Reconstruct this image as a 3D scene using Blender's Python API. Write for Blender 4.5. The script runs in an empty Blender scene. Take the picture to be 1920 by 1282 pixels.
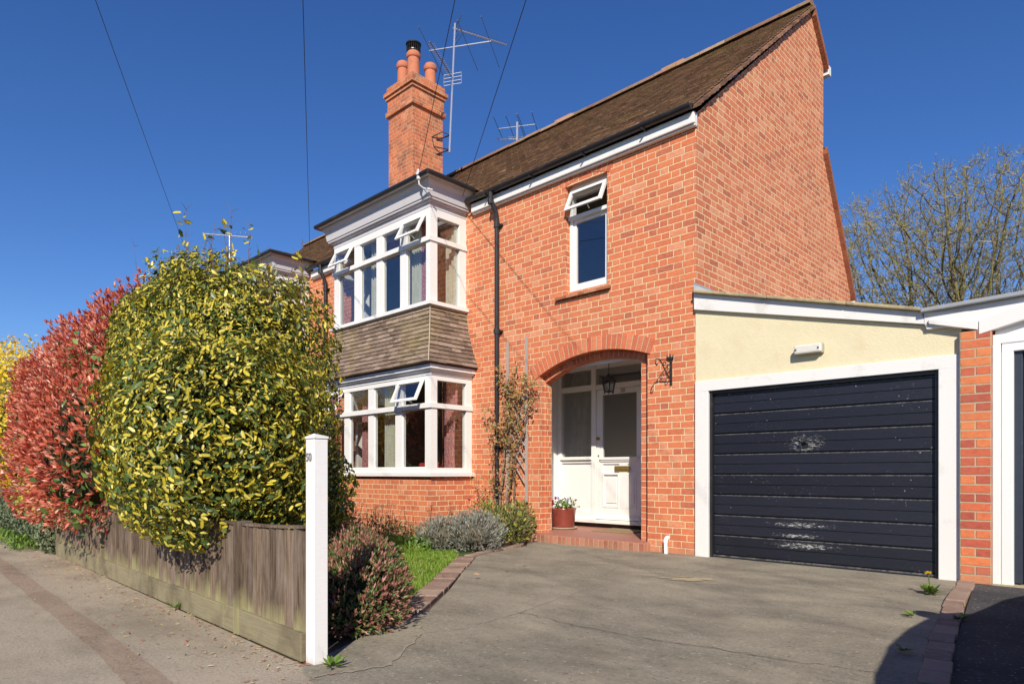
import bpy, math, random
import numpy as np
from mathutils import Vector, Matrix
rad = math.radians
random.seed(7); RNG = np.random.default_rng(11)
scene = bpy.context.scene

# ------------------------------------------------------------------ camera, sky, sun, exposure
cam_data = bpy.data.cameras.new('camera'); cam = bpy.data.objects.new('camera', cam_data)
scene.collection.objects.link(cam); scene.camera = cam
CAM = Vector((3.717, -6.842, 0.94)); YAW = 44.1
cam.location = CAM; cam.rotation_euler = (rad(90), 0, rad(YAW))
cam_data.sensor_width = 36; cam_data.lens = 36 * 1237 / 1920
cam_data.shift_y = 246 / 1920; cam_data.clip_end = 3000
SUN = Vector((.82, -1, .85)).normalized()
world = bpy.data.worlds.new('World'); scene.world = world; world.use_nodes = True
wn = world.node_tree; wn.nodes.clear()
wo = wn.nodes.new('ShaderNodeOutputWorld'); bg = wn.nodes.new('ShaderNodeBackground')
sky = wn.nodes.new('ShaderNodeTexSky'); sky.sky_type = 'NISHITA'; sky.sun_disc = False
sky.sun_elevation = math.asin(SUN.z); sky.sun_rotation = math.atan2(SUN.x, SUN.y)
sky.air_density = 1.0; sky.dust_density = 0.15; sky.ozone_density = 6; sky.altitude = 300
hs = wn.nodes.new('ShaderNodeHueSaturation'); hs.inputs['Saturation'].default_value = 1.16; hs.inputs['Hue'].default_value = .511; hs.inputs['Value'].default_value = .62
wn.links.new(sky.outputs[0], hs.inputs['Color']); wn.links.new(hs.outputs[0], bg.inputs[0])
wn.links.new(bg.outputs[0], wo.inputs[0]); bg.inputs[1].default_value = 0.15
sd = bpy.data.lights.new('sun', 'SUN'); sd.energy = 4.3; sd.angle = rad(0.5); sd.color = (1, .92, .78)
so = bpy.data.objects.new('sun', sd); scene.collection.objects.link(so)
so.rotation_euler = SUN.to_track_quat('Z', 'Y').to_euler(); so.location = SUN * 40
scene.view_settings.view_transform = 'Standard'; scene.view_settings.look = 'None'
scene.view_settings.exposure = 0.45; scene.view_settings.gamma = 1
scene.render.engine = 'CYCLES'
try:
    scene.cycles.max_bounces = 8; scene.cycles.transparent_max_bounces = 12
    scene.cycles.caustics_reflective = False; scene.cycles.caustics_refractive = False
except Exception: pass

# ------------------------------------------------------------------ node helper
class G:
    def __init__(s, name):
        s.m = bpy.data.materials.new(name); s.m.use_nodes = True; s.t = s.m.node_tree; s.t.nodes.clear()
        s.o = s.t.nodes.new('ShaderNodeOutputMaterial')
    def n(s, ty, **k):
        a = s.t.nodes.new(ty)
        for q, v in k.items(): setattr(a, q, v)
        return a
    def set(s, sock, v):
        if v is None: return
        if isinstance(v, bpy.types.NodeSocket): s.t.links.new(v, sock)
        elif isinstance(v, (tuple, list)) and len(v) == 3 and sock.type == 'RGBA': sock.default_value = (*v, 1)
        else: sock.default_value = v
    def ma(s, op, a, b=None, c=None, clamp=False):
        x = s.n('ShaderNodeMath', operation=op, use_clamp=clamp)
        for i, v in enumerate((a, b, c)):
            if v is not None: s.set(x.inputs[i], v)
        return x.outputs[0]
    def mix(s, f, a, b, bt='MIX'):
        x = s.n('ShaderNodeMix', data_type='RGBA', blend_type=bt)
        s.set(x.inputs[0], f); s.set(x.inputs[6], a); s.set(x.inputs[7], b); return x.outputs[2]
    def obj(s): return s.n('ShaderNodeTexCoord').outputs['Object']
    def uv(s): return s.n('ShaderNodeTexCoord').outputs['UV']
    def map(s, v, sc=(1, 1, 1), lo=(0, 0, 0)):
        x = s.n('ShaderNodeMapping'); s.set(x.inputs[0], v); x.inputs['Scale'].default_value = sc; x.inputs['Location'].default_value = lo
        return x.outputs[0]
    def noise(s, v, sc=5, de=4, ro=.55, di=0):
        x = s.n('ShaderNodeTexNoise'); s.set(x.inputs['Vector'], v); x.inputs['Scale'].default_value = sc
        x.inputs['Detail'].default_value = de; x.inputs['Roughness'].default_value = ro; x.inputs['Distortion'].default_value = di
        return x.outputs['Fac']
    def vor(s, v, sc=5, feat='F1'):
        x = s.n('ShaderNodeTexVoronoi', feature=feat); s.set(x.inputs['Vector'], v); x.inputs['Scale'].default_value = sc
        return x.outputs['Distance']
    def sep(s, v):
        x = s.n('ShaderNodeSeparateXYZ'); s.set(x.inputs[0], v); return x.outputs
    def com(s, a, b, c=0):
        x = s.n('ShaderNodeCombineXYZ'); s.set(x.inputs[0], a); s.set(x.inputs[1], b); s.set(x.inputs[2], c); return x.outputs[0]
    def white(s, v):
        x = s.n('ShaderNodeTexWhiteNoise', noise_dimensions='3D'); s.set(x.inputs[0], v); return x.outputs[0]
    def at(s, name): return s.n('ShaderNodeAttribute', attribute_name=name).outputs['Fac']
    def rng(s, v, a, b, c=0, d=1):
        x = s.n('ShaderNodeMapRange'); s.set(x.inputs[0], v)
        for i, q in enumerate((a, b, c, d)): x.inputs[i + 1].default_value = q
        return x.outputs[0]
    def ramp(s, f, st, mode='LINEAR'):
        x = s.n('ShaderNodeValToRGB'); s.set(x.inputs[0], f); r = x.color_ramp; r.interpolation = mode
        while len(r.elements) < len(st): r.elements.new(.5)
        for e, (p, c) in zip(r.elements, st): e.position = p; e.color = (*c, 1)
        return x.outputs[0]
    def out(s, col, rough=.8, h=None, hd=.005, hs=1., spec=.5, metal=0., coat=None, trans=0., nrm=None):
        p = s.n('ShaderNodeBsdfPrincipled'); s.set(p.inputs['Base Color'], col); s.set(p.inputs['Roughness'], rough)
        s.set(p.inputs['Metallic'], metal); s.set(p.inputs['Specular IOR Level'], spec)
        if coat: s.set(p.inputs['Coat Weight'], coat)
        if h is not None:
            b = s.n('ShaderNodeBump'); b.inputs['Strength'].default_value = hs; b.inputs['Distance'].default_value = hd
            s.set(b.inputs['Height'], h); s.t.links.new(b.outputs[0], p.inputs['Normal'])
        sh = p.outputs[0]
        if trans:
            tr = s.n('ShaderNodeBsdfTranslucent'); s.set(tr.inputs[0], col)
            mx = s.n('ShaderNodeMixShader'); mx.inputs[0].default_value = trans
            s.t.links.new(sh, mx.inputs[1]); s.t.links.new(tr.outputs[0], mx.inputs[2]); sh = mx.outputs[0]
        s.t.links.new(sh, s.o.inputs[0]); return s.m

BRICK_RAMP = [(0, (.43, .135, .08)), (.06, (.50, .15, .08)), (.16, (.56, .160, .076)), (.5, (.605, .18, .083)), (.82, (.635, .20, .09)), (1, (.65, .28, .16))]
def brick_mat(name, mode='flemish', ramp=BRICK_RAMP, mortar=(.83, .63, .38), C=.077, dirt=.30, jw=.0046, mul=1., age=0.):
    g = G(name); uv = g.uv(); u, v, _ = g.sep(uv)
    w1 = g.noise(uv, 9, 2); w2 = g.noise(g.map(uv, lo=(7, 3, 0)), 9, 2)
    u = g.ma('ADD', u, g.ma('MULTIPLY', g.ma('SUBTRACT', w1, .5), .010))
    v = g.ma('ADD', v, g.ma('MULTIPLY', g.ma('SUBTRACT', w2, .5), .008))
    if mode == 'soldier':            # u runs along the ring, one brick each 75 mm
        t = g.ma('DIVIDE', u, .0745); bid = g.ma('FLOOR', t); p = g.ma('MULTIPLY', g.ma('SUBTRACT', t, bid), .0745)
        d = g.ma('MINIMUM', p, g.ma('SUBTRACT', .0745, p)); row = g.ma('FLOOR', g.ma('DIVIDE', v, 1.0))
    else:
        vr = g.ma('DIVIDE', v, C); row = g.ma('FLOOR', vr); fv = g.ma('SUBTRACT', vr, row)
        par = g.ma('MODULO', g.ma('ABSOLUTE', row), 2)
        if mode == 'flemish':
            P = .3375; S = .225
            jit = g.ma('MULTIPLY', g.white(g.com(row, 3.3, 0)), .035)
            t = g.ma('DIVIDE', g.ma('ADD', g.ma('ADD', u, jit), g.ma('MULTIPLY', par, P / 2)), P)
            fl = g.ma('FLOOR', t); p = g.ma('MULTIPLY', g.ma('SUBTRACT', t, fl), P)
            isH = g.ma('GREATER_THAN', p, S)
            bid = g.ma('ADD', g.ma('MULTIPLY', fl, 2), isH)
            du = g.ma('MINIMUM', g.ma('MINIMUM', p, g.ma('ABSOLUTE', g.ma('SUBTRACT', p, S))), g.ma('SUBTRACT', P, p))
        else:                          # pier: one stretcher then two headers, centred
            P = g.ma('SUBTRACT', .2235, g.ma('MULTIPLY', par, .2235 / 2))
            t = g.ma('DIVIDE', g.ma('SUBTRACT', u, 2.532), P); bid = g.ma('FLOOR', t)
            p = g.ma('MULTIPLY', g.ma('SUBTRACT', t, bid), P)
            du = g.ma('MINIMUM', p, g.ma('SUBTRACT', P, p))
        dv = g.ma('MULTIPLY', g.ma('MINIMUM', fv, g.ma('SUBTRACT', 1, fv)), C)
        d = g.ma('MINIMUM', du, dv)
    fine = g.noise(uv, 90, 3, .6)
    d = g.ma('ADD', d, g.ma('MULTIPLY', g.ma('SUBTRACT', fine, .5), .006))
    mask = g.rng(d, jw - .001, jw + .0018)
    r = g.white(g.com(bid, row, 1.7)); r2 = g.white(g.com(bid, row, 9.1))
    mot = g.noise(g.com(g.ma('MULTIPLY', u, 1), g.ma('MULTIPLY', v, 1.6), r2), 22, 5, .65)
    col = g.ramp(g.ma('ADD', r, g.ma('MULTIPLY', g.ma('SUBTRACT', mot, .5), .45), clamp=True), ramp)
    col = g.mix(1, col, g.ramp(mot, [(0, (.70, .66, .66)), (.5, (1, 1, 1)), (1, (1.16, 1.14, 1.12))]), 'MULTIPLY')
    big = g.noise(uv, .9, 6, .62)
    col = g.mix(g.rng(big, .48, .72, 0, dirt), col, (.36, .14, .085))
    pale = g.noise(g.map(uv, lo=(3, 9, 0)), 2.3, 6, .7)
    col = g.mix(g.rng(pale, .58, .78, 0, .32), col, (.66, .36, .24))
    spots = g.noise(g.map(uv, lo=(13, 5, 0)), 34, 2, .5)
    col = g.mix(g.rng(spots, .70, .76, 0, .55), col, (.10, .035, .03))
    if age: col = g.mix(g.rng(g.noise(uv, 3.1, 6, .7), .46, .66, 0, age), col, (.09, .06, .05))
    mc = g.mix(g.noise(uv, 14, 4, .6), tuple(x * .72 for x in mortar), tuple(min(1, x * 1.22) for x in mortar))
    mc = g.mix(g.rng(g.noise(g.map(uv, lo=(1, 31, 0)), 1.7, 5, .6), .5, .75, 0, .5), mc, (.36, .28, .2))
    # splash-back damp and algae low on the wall
    low = g.rng(g.ma('ADD', v, g.ma('MULTIPLY', g.noise(uv, 4, 4), .25)), .12, .30, .45, 0)
    c2 = g.mix(mask, mc, col); c2 = g.mix(low, c2, (.33, .25, .17))
    if mul != 1: c2 = g.mix(1, c2, (mul, mul, mul), 'MULTIPLY')
    h = g.ma('ADD', g.ma('MULTIPLY', mask, 1), g.ma('MULTIPLY', fine, .45))
    return g.out(c2, .88, h, .006, .8, spec=.25)

def simple(name, col, rough=.6, sc=20, var=.12, hd=.002, dirt=None, dsc=2.5, dth=(.55, .75), spec=.5, metal=0, coat=None, st=(1, 1, 1), trans=0):
    g = G(name); o = g.obj(); nz = g.noise(g.map(o, st), sc, 5, .6)
    c = g.mix(nz, tuple(x * (1 - var) for x in col), tuple(min(1, x * (1 + var)) for x in col))
    if dirt: c = g.mix(g.rng(g.noise(g.map(o, st, (5, 2, 8)), dsc, 6, .65), dth[0], dth[1], 0, .85), c, dirt)
    return g.out(c, rough, nz, hd, .6, spec=spec, metal=metal, coat=coat, trans=trans)

M = {}
M['brick'] = brick_mat('red_flemish_brick')
M['brick_side'] = brick_mat('red_gable_brick', dirt=.3, mortar=(.82, .62, .36), ramp=[(0, (.40, .13, .078)), (.1, (.49, .15, .08)), (.3, (.55, .168, .085)), (.7, (.59, .195, .10)), (1, (.64, .28, .16))])
M['brick_chim'] = brick_mat('old_chimney_brick', age=.7, dirt=.4, mortar=(.60, .42, .24))
M['brick_nb'] = brick_mat('red_brick_next_door')
M['soldier'] = brick_mat('arch_brick', 'soldier', mortar=(.62, .44, .26), ramp=[(0, (.48, .13, .07)), (.5, (.60, .165, .08)), (1, (.65, .22, .11))])
M['pier'] = brick_mat('pier_brick', 'pier', mortar=(.46, .38, .25), jw=.0058, dirt=.35, ramp=[(0, (.40, .09, .06)), (.3, (.52, .12, .07)), (.6, (.62, .155, .07)), (1, (.70, .23, .085))])
M['stepbrick'] = brick_mat('step_brick', 'soldier', mortar=(.58, .42, .26), ramp=[(0, (.30, .09, .06)), (.5, (.44, .13, .085)), (1, (.50, .2, .13))])

def white_paint(name, base=(.80, .79, .77), flake=.5, rough=.45, grime=(.45, .40, .33)):
    g = G(name); o = g.obj(); a = g.noise(o, 3.2, 6, .65); b = g.noise(g.map(o, (1, 1, 6)), 28, 4, .6)
    c = g.mix(b, tuple(x * .95 for x in base), base)
    c = g.mix(g.rng(a, .56, .8, 0, flake), c, grime)
    c = g.mix(g.rng(g.noise(g.map(o, (3, 3, 12)), 9, 5, .7), .68, .74, 0, flake), c, (.33, .29, .24))
    return g.out(c, rough, b, .002, .5)
M['white'] = white_paint('white_painted_wood', flake=.28)
M['oldwhite'] = white_paint('weathered_white_paint', (.76, .74, .72), .75, .6)
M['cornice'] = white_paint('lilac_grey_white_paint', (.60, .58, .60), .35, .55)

def white_wood_post():
    g = G('sawn_white_post'); o = g.obj(); x, y, z = g.sep(o)
    saw = g.noise(g.map(o, (2, 2, 60)), 6, 3, .5); a = g.noise(g.map(o, (6, 6, 1)), 5, 5, .6)
    c = g.mix(saw, (.75, .72, .71), (.80, .78, .77)); c = g.mix(g.rng(a, .62, .72, 0, .35), c, (.50, .46, .42))
    crack = g.noise(g.map(o, (40, 40, 3)), 3, 3, .6)
    c = g.mix(g.rng(crack, .70, .73, 0, .7), c, (.22, .19, .17))
    c = g.mix(g.rng(g.ma('ADD', z, g.ma('MULTIPLY', a, .12)), .02, .10, .8, 0), c, (.36, .28, .19))
    return g.out(c, .7, saw, .002, .5)
M['post'] = white_wood_post()

def tile_mat(name, ramp, moss=.5, mossc=(.20, .19, .035)):
    g = G(name); o = g.obj(); r = g.at('rnd'); n1 = g.noise(o, 30, 4, .7); n2 = g.noise(o, 1.1, 6, .6)
    c = g.ramp(g.ma('ADD', r, g.ma('MULTIPLY', g.ma('SUBTRACT', n1, .5), .5), clamp=True), ramp)
    c = g.mix(g.rng(n2, .52, .70, 0, moss), c, mossc)
    c = g.mix(g.rng(g.noise(g.map(o, lo=(4, 4, 4)), 48, 3, .6), .62, .7, 0, .6), c, (.42, .36, .26))
    c = g.mix(g.rng(g.noise(g.map(o, lo=(9, 1, 4)), 16, 4, .6), .56, .72, 0, .5), c, (.07, .055, .042))
    return g.out(c, .92, n1, .006, .9, spec=.2)
M['rooftile'] = tile_mat('weathered_roof_tile', [(0, (.14, .085, .055)), (.45, (.25, .155, .095)), (.8, (.34, .21, .13)), (1, (.50, .35, .24))], .35, (.27, .22, .07))
M['skirttile'] = tile_mat('hung_clay_tile', [(0, (.15, .105, .08)), (.5, (.23, .165, .125)), (1, (.33, .245, .19))], .5, (.30, .24, .10))
M['redtile'] = tile_mat('red_verge_tile', [(0, (.25, .09, .05)), (.5, (.40, .15, .08)), (1, (.50, .24, .14))], .3, (.22, .19, .08))
M['verge'] = tile_mat('brown_verge_tile', [(0, (.10, .055, .04)), (.5, (.24, .12, .075)), (1, (.38, .21, .13))], .35, (.25, .21, .08))
M['ridge'] = tile_mat('mossy_ridge_tile', [(0, (.20, .11, .07)), (.5, (.30, .18, .12)), (1, (.42, .29, .2))], .5, (.3, .26, .1))
M['mortar'] = simple('pale_mortar', (.46, .40, .30), .95, 30, .2)
M['black'] = simple('black_gloss_plastic', (.018, .018, .02), .38, 9, .3, dirt=(.07, .06, .05))
M['iron'] = simple('black_wrought_iron', (.03, .022, .02), .55, 30, .3, dirt=(.12, .05, .03), dsc=14)
M['lead'] = simple('grey_lead', (.30, .31, .33), .55, 12, .2, dirt=(.5, .5, .5))
M['alu'] = simple('aluminium', (.62, .62, .64), .35, 30, .1, metal=.8)
M['wire'] = simple('black_cable', (.012, .012, .014), .6, 10, .1)
M['rod'] = simple('tarnished_rod', (.16, .15, .15), .5, 10, .1, metal=.4)
M['terracotta'] = simple('terracotta_pot', (.50, .17, .09), .85, 9, .2, dirt=(.25, .13, .1), dsc=4)
M['brass'] = simple('aged_brass', (.36, .25, .07), .4, 20, .2, metal=.7)
M['render'] = None
def render_mat():
    g = G('cream_render'); o = g.obj(); a = g.noise(o, 1.4, 6, .6); b = g.noise(o, 60, 4, .6); c3 = g.noise(g.map(o, lo=(3, 3, 3)), 5, 6, .65)
    c = g.mix(a, (.66, .58, .38), (.74, .66, .46)); c = g.mix(g.rng(c3, .52, .74, 0, .45), c, (.60, .48, .29))
    v = g.vor(g.map(g.com(g.ma('ADD', g.sep(o)[0], g.ma('MULTIPLY', a, .3)), 0, g.sep(o)[2]), (1, 1, .7)), 1.6, 'DISTANCE_TO_EDGE')
    c = g.mix(g.rng(v, .0, .004, .10, 0), c, (.48, .38, .22))
    return g.out(c, .92, g.ma('ADD', b, g.ma('MULTIPLY', c3, 2)), .004, .7, spec=.2)
M['render'] = render_mat()
M['coping'] = simple('ochre_coping', (.42, .34, .18), .9, 22, .3, dirt=(.22, .19, .14), dsc=8, dth=(.45, .65))

def garage_door_mat():
    g = G('navy_black_garage_paint'); o = g.obj(); x, y, z = g.sep(o); uv = g.uv()
    grain = g.noise(g.map(o, (1.2, 1, 40)), 8, 5, .6); r = g.at('rnd')
    c = g.mix(grain, (.008, .009, .016), (.016, .018, .030)); c = g.mix(1, c, g.mix(r, (.8, .8, .8), (1.2, 1.2, 1.2)), 'MULTIPLY')
    sc = g.noise(g.map(o, (5, 1, 22)), 4.5, 7, .75)
    zone = g.noise(g.map(o, (1, 1, 1), (2, 0, 1)), 2.0, 4, .6)
    c = g.mix(g.rng(g.ma('ADD', sc, g.ma('MULTIPLY', g.ma('SUBTRACT', zone, .5), .35)), .66, .74, 0, .45), c, (.36, .36, .36))
    chip = g.noise(g.map(o, (1.3, 1, 1)), 34, 3, .6)
    c = g.mix(g.rng(g.ma('ADD', chip, g.ma('MULTIPLY', g.ma('SUBTRACT', zone, .5), .25)), .715, .745, 0, .6), c, (.42, .41, .39))
    # worn patches: two low streaks and one round the handle
    def wear(cx, cz, sx, sz):
        dx = g.ma('DIVIDE', g.ma('SUBTRACT', x, cx), sx); dz = g.ma('DIVIDE', g.ma('SUBTRACT', z, cz), sz)
        return g.ma('SUBTRACT', 1, g.ma('ADD', g.ma('MULTIPLY', dx, dx), g.ma('MULTIPLY', dz, dz)), clamp=True)
    w = g.ma('MAXIMUM', g.ma('MAXIMUM', wear(1.15, .41, .55, .05), wear(1.18, .20, .60, .06)), g.ma('MAXIMUM', wear(1.20, 1.24, .30, .16), wear(1.12, .30, .42, .04)))
    scr = g.noise(g.map(o, (3, 1, 16)), 9, 6, .8)
    c = g.mix(g.ma('MULTIPLY', g.rng(g.ma('ADD', scr, g.ma('MULTIPLY', g.ma('POWER', w, 1.5), .20)), .69, .78), g.rng(w, 0, .15)), c, (.56, .56, .53))
    fr = g.ma('FRACT', g.ma('DIVIDE', g.ma('SUBTRACT', z, .035), .22375)); e = g.ma('MULTIPLY', g.rng(fr, .925, .955), g.rng(g.noise(g.map(o, (4, 1, 1)), 7, 6, .75), .40, .62, .15, .85)); c = g.mix(e, c, (.20, .19, .18))  # pale line along board tops: worn edge and bevel highlight painted into colour
    return g.out(c, g.mix(grain, (.34, .34, .34), (.5, .5, .5)), g.ma('ADD', grain, g.ma('MULTIPLY', sc, -.3)), .003, .6)
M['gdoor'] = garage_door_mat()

def glass_mat(name, tint=(.93, .96, .95), k=1.6, add=.04):  # thin window glass
    g = G(name); fr = g.n('ShaderNodeFresnel'); fr.inputs[0].default_value = 1.5
    geo = g.n('ShaderNodeNewGeometry'); lw = g.n('ShaderNodeLayerWeight'); lw.inputs[0].default_value = .5
    f = g.ma('POWER', lw.outputs['Facing'], 4.0); f = g.ma('ADD', g.ma('MULTIPLY', f, .85), add + .05, clamp=True)
    tr = g.n('ShaderNodeBsdfTransparent'); g.set(tr.inputs[0], tint)
    gl = g.n('ShaderNodeBsdfGlossy'); gl.inputs['Roughness'].default_value = .012
    b = g.n('ShaderNodeBump'); b.inputs['Strength'].default_value = .35; b.inputs['Distance'].default_value = .006
    g.set(b.inputs['Height'], g.noise(g.obj(), 1.6, 1, .4)); g.t.links.new(b.outputs[0], gl.inputs['Normal'])
    mx = g.n('ShaderNodeMixShader'); g.set(mx.inputs[0], f); g.t.links.new(tr.outputs[0], mx.inputs[1]); g.t.links.new(gl.outputs[0], mx.inputs[2])
    g.t.links.new(mx.outputs[0], g.o.inputs[0]); return g.m
M['glass'] = glass_mat('window_glass', add=.19)
M['hallglass'] = glass_mat('door_glass', (.8, .84, .8), add=.26)
M['room'] = simple('dim_room_plaster', (.45, .42, .37), .9, 5, .1)
M['roomlight'] = simple('cream_room_plaster', (.55, .53, .48), .9, 5, .1)
M['carpet'] = simple('red_armchair_cloth', (.40, .03, .03), .9, 30, .3)
def cloth(name, c1, c2, sc):
    g = G(name); u = g.uv(); n1 = g.noise(u, sc, 3, .5); return g.out(g.mix(g.rng(n1, .45, .55), c1, c2), .9, n1, .002, .4, spec=.1, trans=.35)
M['cream_cloth'] = cloth('cream_curtain', (.66, .66, .54), (.72, .72, .62), 6)
M['pink_cloth'] = cloth('pink_curtain', (.50, .17, .19), (.66, .38, .38), 38)

# ------------------------------------------------------------------ object helpers
WL = {}
def col(): return scene.collection
def T(name, label, cat, loc=(0, 0, 0), group=None):
    o = bpy.data.objects.new(name, None); col().objects.link(o); o.location = loc; WL[o.name] = Vector(loc)
    o['label'] = label; o['category'] = cat
    if group: o['group'] = group
    return o
def tag(o, label, cat, group=None, kind=None):
    if kind: o['kind'] = kind
    if label: o['label'] = label
    if cat: o['category'] = cat
    if group: o['group'] = group
    return o
class MB:
    def __init__(s): s.v = []; s.f = []; s.mi = []; s.uv = []; s.rn = []
    def face(s, pts, mi=0, uv=None, rn=None):
        i = len(s.v); s.v += [tuple(p) for p in pts]; s.f.append(tuple(range(i, i + len(pts)))); s.mi.append(mi)
        if uv is None:
            a = Vector(pts[0]); nrm = Vector((0, 0, 0))
            for k in range(1, len(pts) - 1): nrm += (Vector(pts[k]) - a).cross(Vector(pts[k + 1]) - a)
            ax, ay, az = abs(nrm.x), abs(nrm.y), abs(nrm.z)
            if ay >= ax and ay >= az: uv = [(p[0], p[2]) for p in pts]
            elif ax >= az: uv = [(p[1], p[2]) for p in pts]
            else: uv = [(p[0], p[1]) for p in pts]
        s.uv.append(uv); s.rn.append(random.random() if rn is None else rn)
    def hexa(s, p, mi=0, rn=None):       # 8 points: bottom 0-3 ccw, top 4-7
        rn = random.random() if rn is None else rn
        for q in ((3, 2, 1, 0), (4, 5, 6, 7), (0, 1, 5, 4), (1, 2, 6, 5), (2, 3, 7, 6), (3, 0, 4, 7)): s.face([p[k] for k in q], mi, rn=rn)
    def box(s, x0, x1, y0, y1, z0, z1, mi=0, rn=None):
        s.hexa([(x0, y0, z0), (x1, y0, z0), (x1, y1, z0), (x0, y1, z0), (x0, y0, z1), (x1, y0, z1), (x1, y1, z1), (x0, y1, z1)], mi, rn)
    def tube(s, pts, r, n=8, mi=0, caps=True):
        pts = [Vector(p) for p in pts]; m = len(pts); rs = r if isinstance(r, (list, tuple)) else [r] * m
        rings = []; up = None
        for i, p in enumerate(pts):
            d = (pts[min(i + 1, m - 1)] - pts[max(i - 1, 0)]); d = d.normalized() if d.length > 1e-9 else Vector((0, 0, 1))
            if up is None: up = d.orthogonal().normalized()
            a = (up - d * up.dot(d)); a = a.normalized() if a.length > 1e-6 else d.orthogonal().normalized(); up = a; b = d.cross(a)
            rings.append([p + (a * math.cos(2 * math.pi * k / n) + b * math.sin(2 * math.pi * k / n)) * rs[i] for k in range(n)])
        rn = random.random(); base = len(s.v)
        for rg in rings: s.v += [tuple(q) for q in rg]
        for i in range(m - 1):
            for k in range(n):
                k2 = (k + 1) % n; s.f.append((base + i * n + k, base + i * n + k2, base + (i + 1) * n + k2, base + (i + 1) * n + k))
                s.mi.append(mi); s.uv.append([(k / n, i), ((k + 1) / n, i), ((k + 1) / n, i + 1), (k / n, i + 1)]); s.rn.append(rn)
        if caps:
            s.face(rings[0][::-1], mi, rn=rn); s.face(rings[-1], mi, rn=rn)
    def lathe(s, c, prof, n=20, mi=0):
        c = Vector(c); rn = random.random(); base = len(s.v); m = len(prof)
        for r, z in prof:
            for k in range(n): s.v.append((c.x + r * math.cos(2 * math.pi * k / n), c.y + r * math.sin(2 * math.pi * k / n), c.z + z))
        for i in range(m - 1):
            for k in range(n):
                k2 = (k + 1) % n; s.f.append((base + i * n + k, base + i * n + k2, base + (i + 1) * n + k2, base + (i + 1) * n + k)); s.mi.append(mi)
                s.uv.append([(k / n, 0), (k2 / n, 0), (k2 / n, 1), (k / n, 1)]); s.rn.append(rn)
    def build(s, name, mats, parent=None, bevel=0, smooth=False):
        me = bpy.data.meshes.new(name); off = WL.get(parent.name, Vector()) if parent else Vector()
        vv = [(a - off.x, b - off.y, c - off.z) for a, b, c in s.v]
        me.from_pydata(vv, [], s.f)
        for m in (mats if isinstance(mats, list) else [mats]): me.materials.append(m)
        me.polygons.foreach_set('material_index', s.mi)
        ul = me.uv_layers.new(name='UVMap'); ul.data.foreach_set('uv', [c for f in s.uv for p in f for c in p])
        at = me.attributes.new('rnd', 'FLOAT', 'FACE'); at.data.foreach_set('value', s.rn)
        if smooth: me.polygons.foreach_set('use_smooth', [True] * len(s.f))
        me.update(); o = bpy.data.objects.new(name, me); col().objects.link(o)
        if parent: o.parent = parent; WL[o.name] = off
        else: WL[o.name] = Vector()
        if bevel:
            b = o.modifiers.new('bevel', 'BEVEL'); b.width = bevel; b.segments = 2; b.limit_method = 'ANGLE'
            w = o.modifiers.new('weld', 'WELD'); w.merge_threshold = .0005
            o.modifiers.move(1, 0)
        return o
def grid_wall(mb, xs, zs, hole, y, mi=0):
    for i in range(len(xs) - 1):
        for j in range(len(zs) - 1):
            cx, cz = (xs[i] + xs[i + 1]) / 2, (zs[j] + zs[j + 1]) / 2
            if hole(cx, cz): continue
            mb.face([(xs[i], y, zs[j]), (xs[i + 1], y, zs[j]), (xs[i + 1], y, zs[j + 1]), (xs[i], y, zs[j + 1])], mi)
def tiles(mb, bl, br, tl, tr, w=.165, half=False, lift=.016, rn_bias=0, th=.014):
    bl, br, tl, tr = map(Vector, (bl, br, tl, tr)); L = (br - bl).length; n = max(1, round(L / w))
    nr = (br - bl).cross(tl - bl).normalized(); ed = [0] + [min(1, max(0, (i + (.5 if half else 0) ) / n)) for i in range(1, n)] + [1]
    if half: ed = [0] + [(i + .5) / n for i in range(n)] + [1]
    for a, b in zip(ed[:-1], ed[1:]):
        g = .0022 / L; a2, b2 = a + g, b - g
        j = random.uniform(-.003, .004); j2 = random.uniform(-.003, .003); dz = (tl - bl) * random.uniform(-.05, .05)
        p0 = bl.lerp(br, a2) + dz; p1 = bl.lerp(br, b2) + dz + (tl - bl) * random.uniform(-.02, .02); q0 = tl.lerp(tr, a2); q1 = tl.lerp(tr, b2)
        P0 = p0 + nr * (lift + j); P1 = p1 + nr * (lift + j + j2); Q0 = q0 + nr * .003; Q1 = q1 + nr * .003
        r = min(1, max(0, random.random() + rn_bias))
        mb.face([P0, P1, Q1, Q0], 0, rn=r)
        mb.face([P0 - nr * th, P1 - nr * th, P1, P0], 0, rn=r * .5)
        mb.face([P0 - nr * th, P0, Q0, Q0 - nr * .01], 0, rn=r * .5); mb.face([P1, P1 - nr * th, Q1 - nr * .01, Q1], 0, rn=r * .5)
def sheet(name, pts, z, mat, label=None, nx=0):
    mb = MB(); mb.face([(x, y, z) for x, y in pts]); o = mb.build(name, mat); tag(o, label, None, kind='structure'); return o
def text(body, size, mat, name, parent, origin, rot, ext=.002):
    cu = bpy.data.curves.new(name, 'FONT'); cu.body = body; cu.size = size; cu.extrude = ext; cu.align_x = 'CENTER'; cu.align_y = 'CENTER'
    t = bpy.data.objects.new(name, cu); col().objects.link(t); bpy.context.view_layer.update()
    me = bpy.data.meshes.new_from_object(t.evaluated_get(bpy.context.evaluated_depsgraph_get())); bpy.data.objects.remove(t)
    me.materials.clear(); me.materials.append(mat); me.name = name
    me.transform(Matrix.Translation(Vector(origin) - WL.get(parent.name, Vector())) @ rot.to_4x4())
    o = bpy.data.objects.new(name, me); col().objects.link(o); o.parent = parent; WL[o.name] = WL.get(parent.name, Vector()); return o
RX = Matrix.Rotation(rad(90), 3, 'X')
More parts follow.
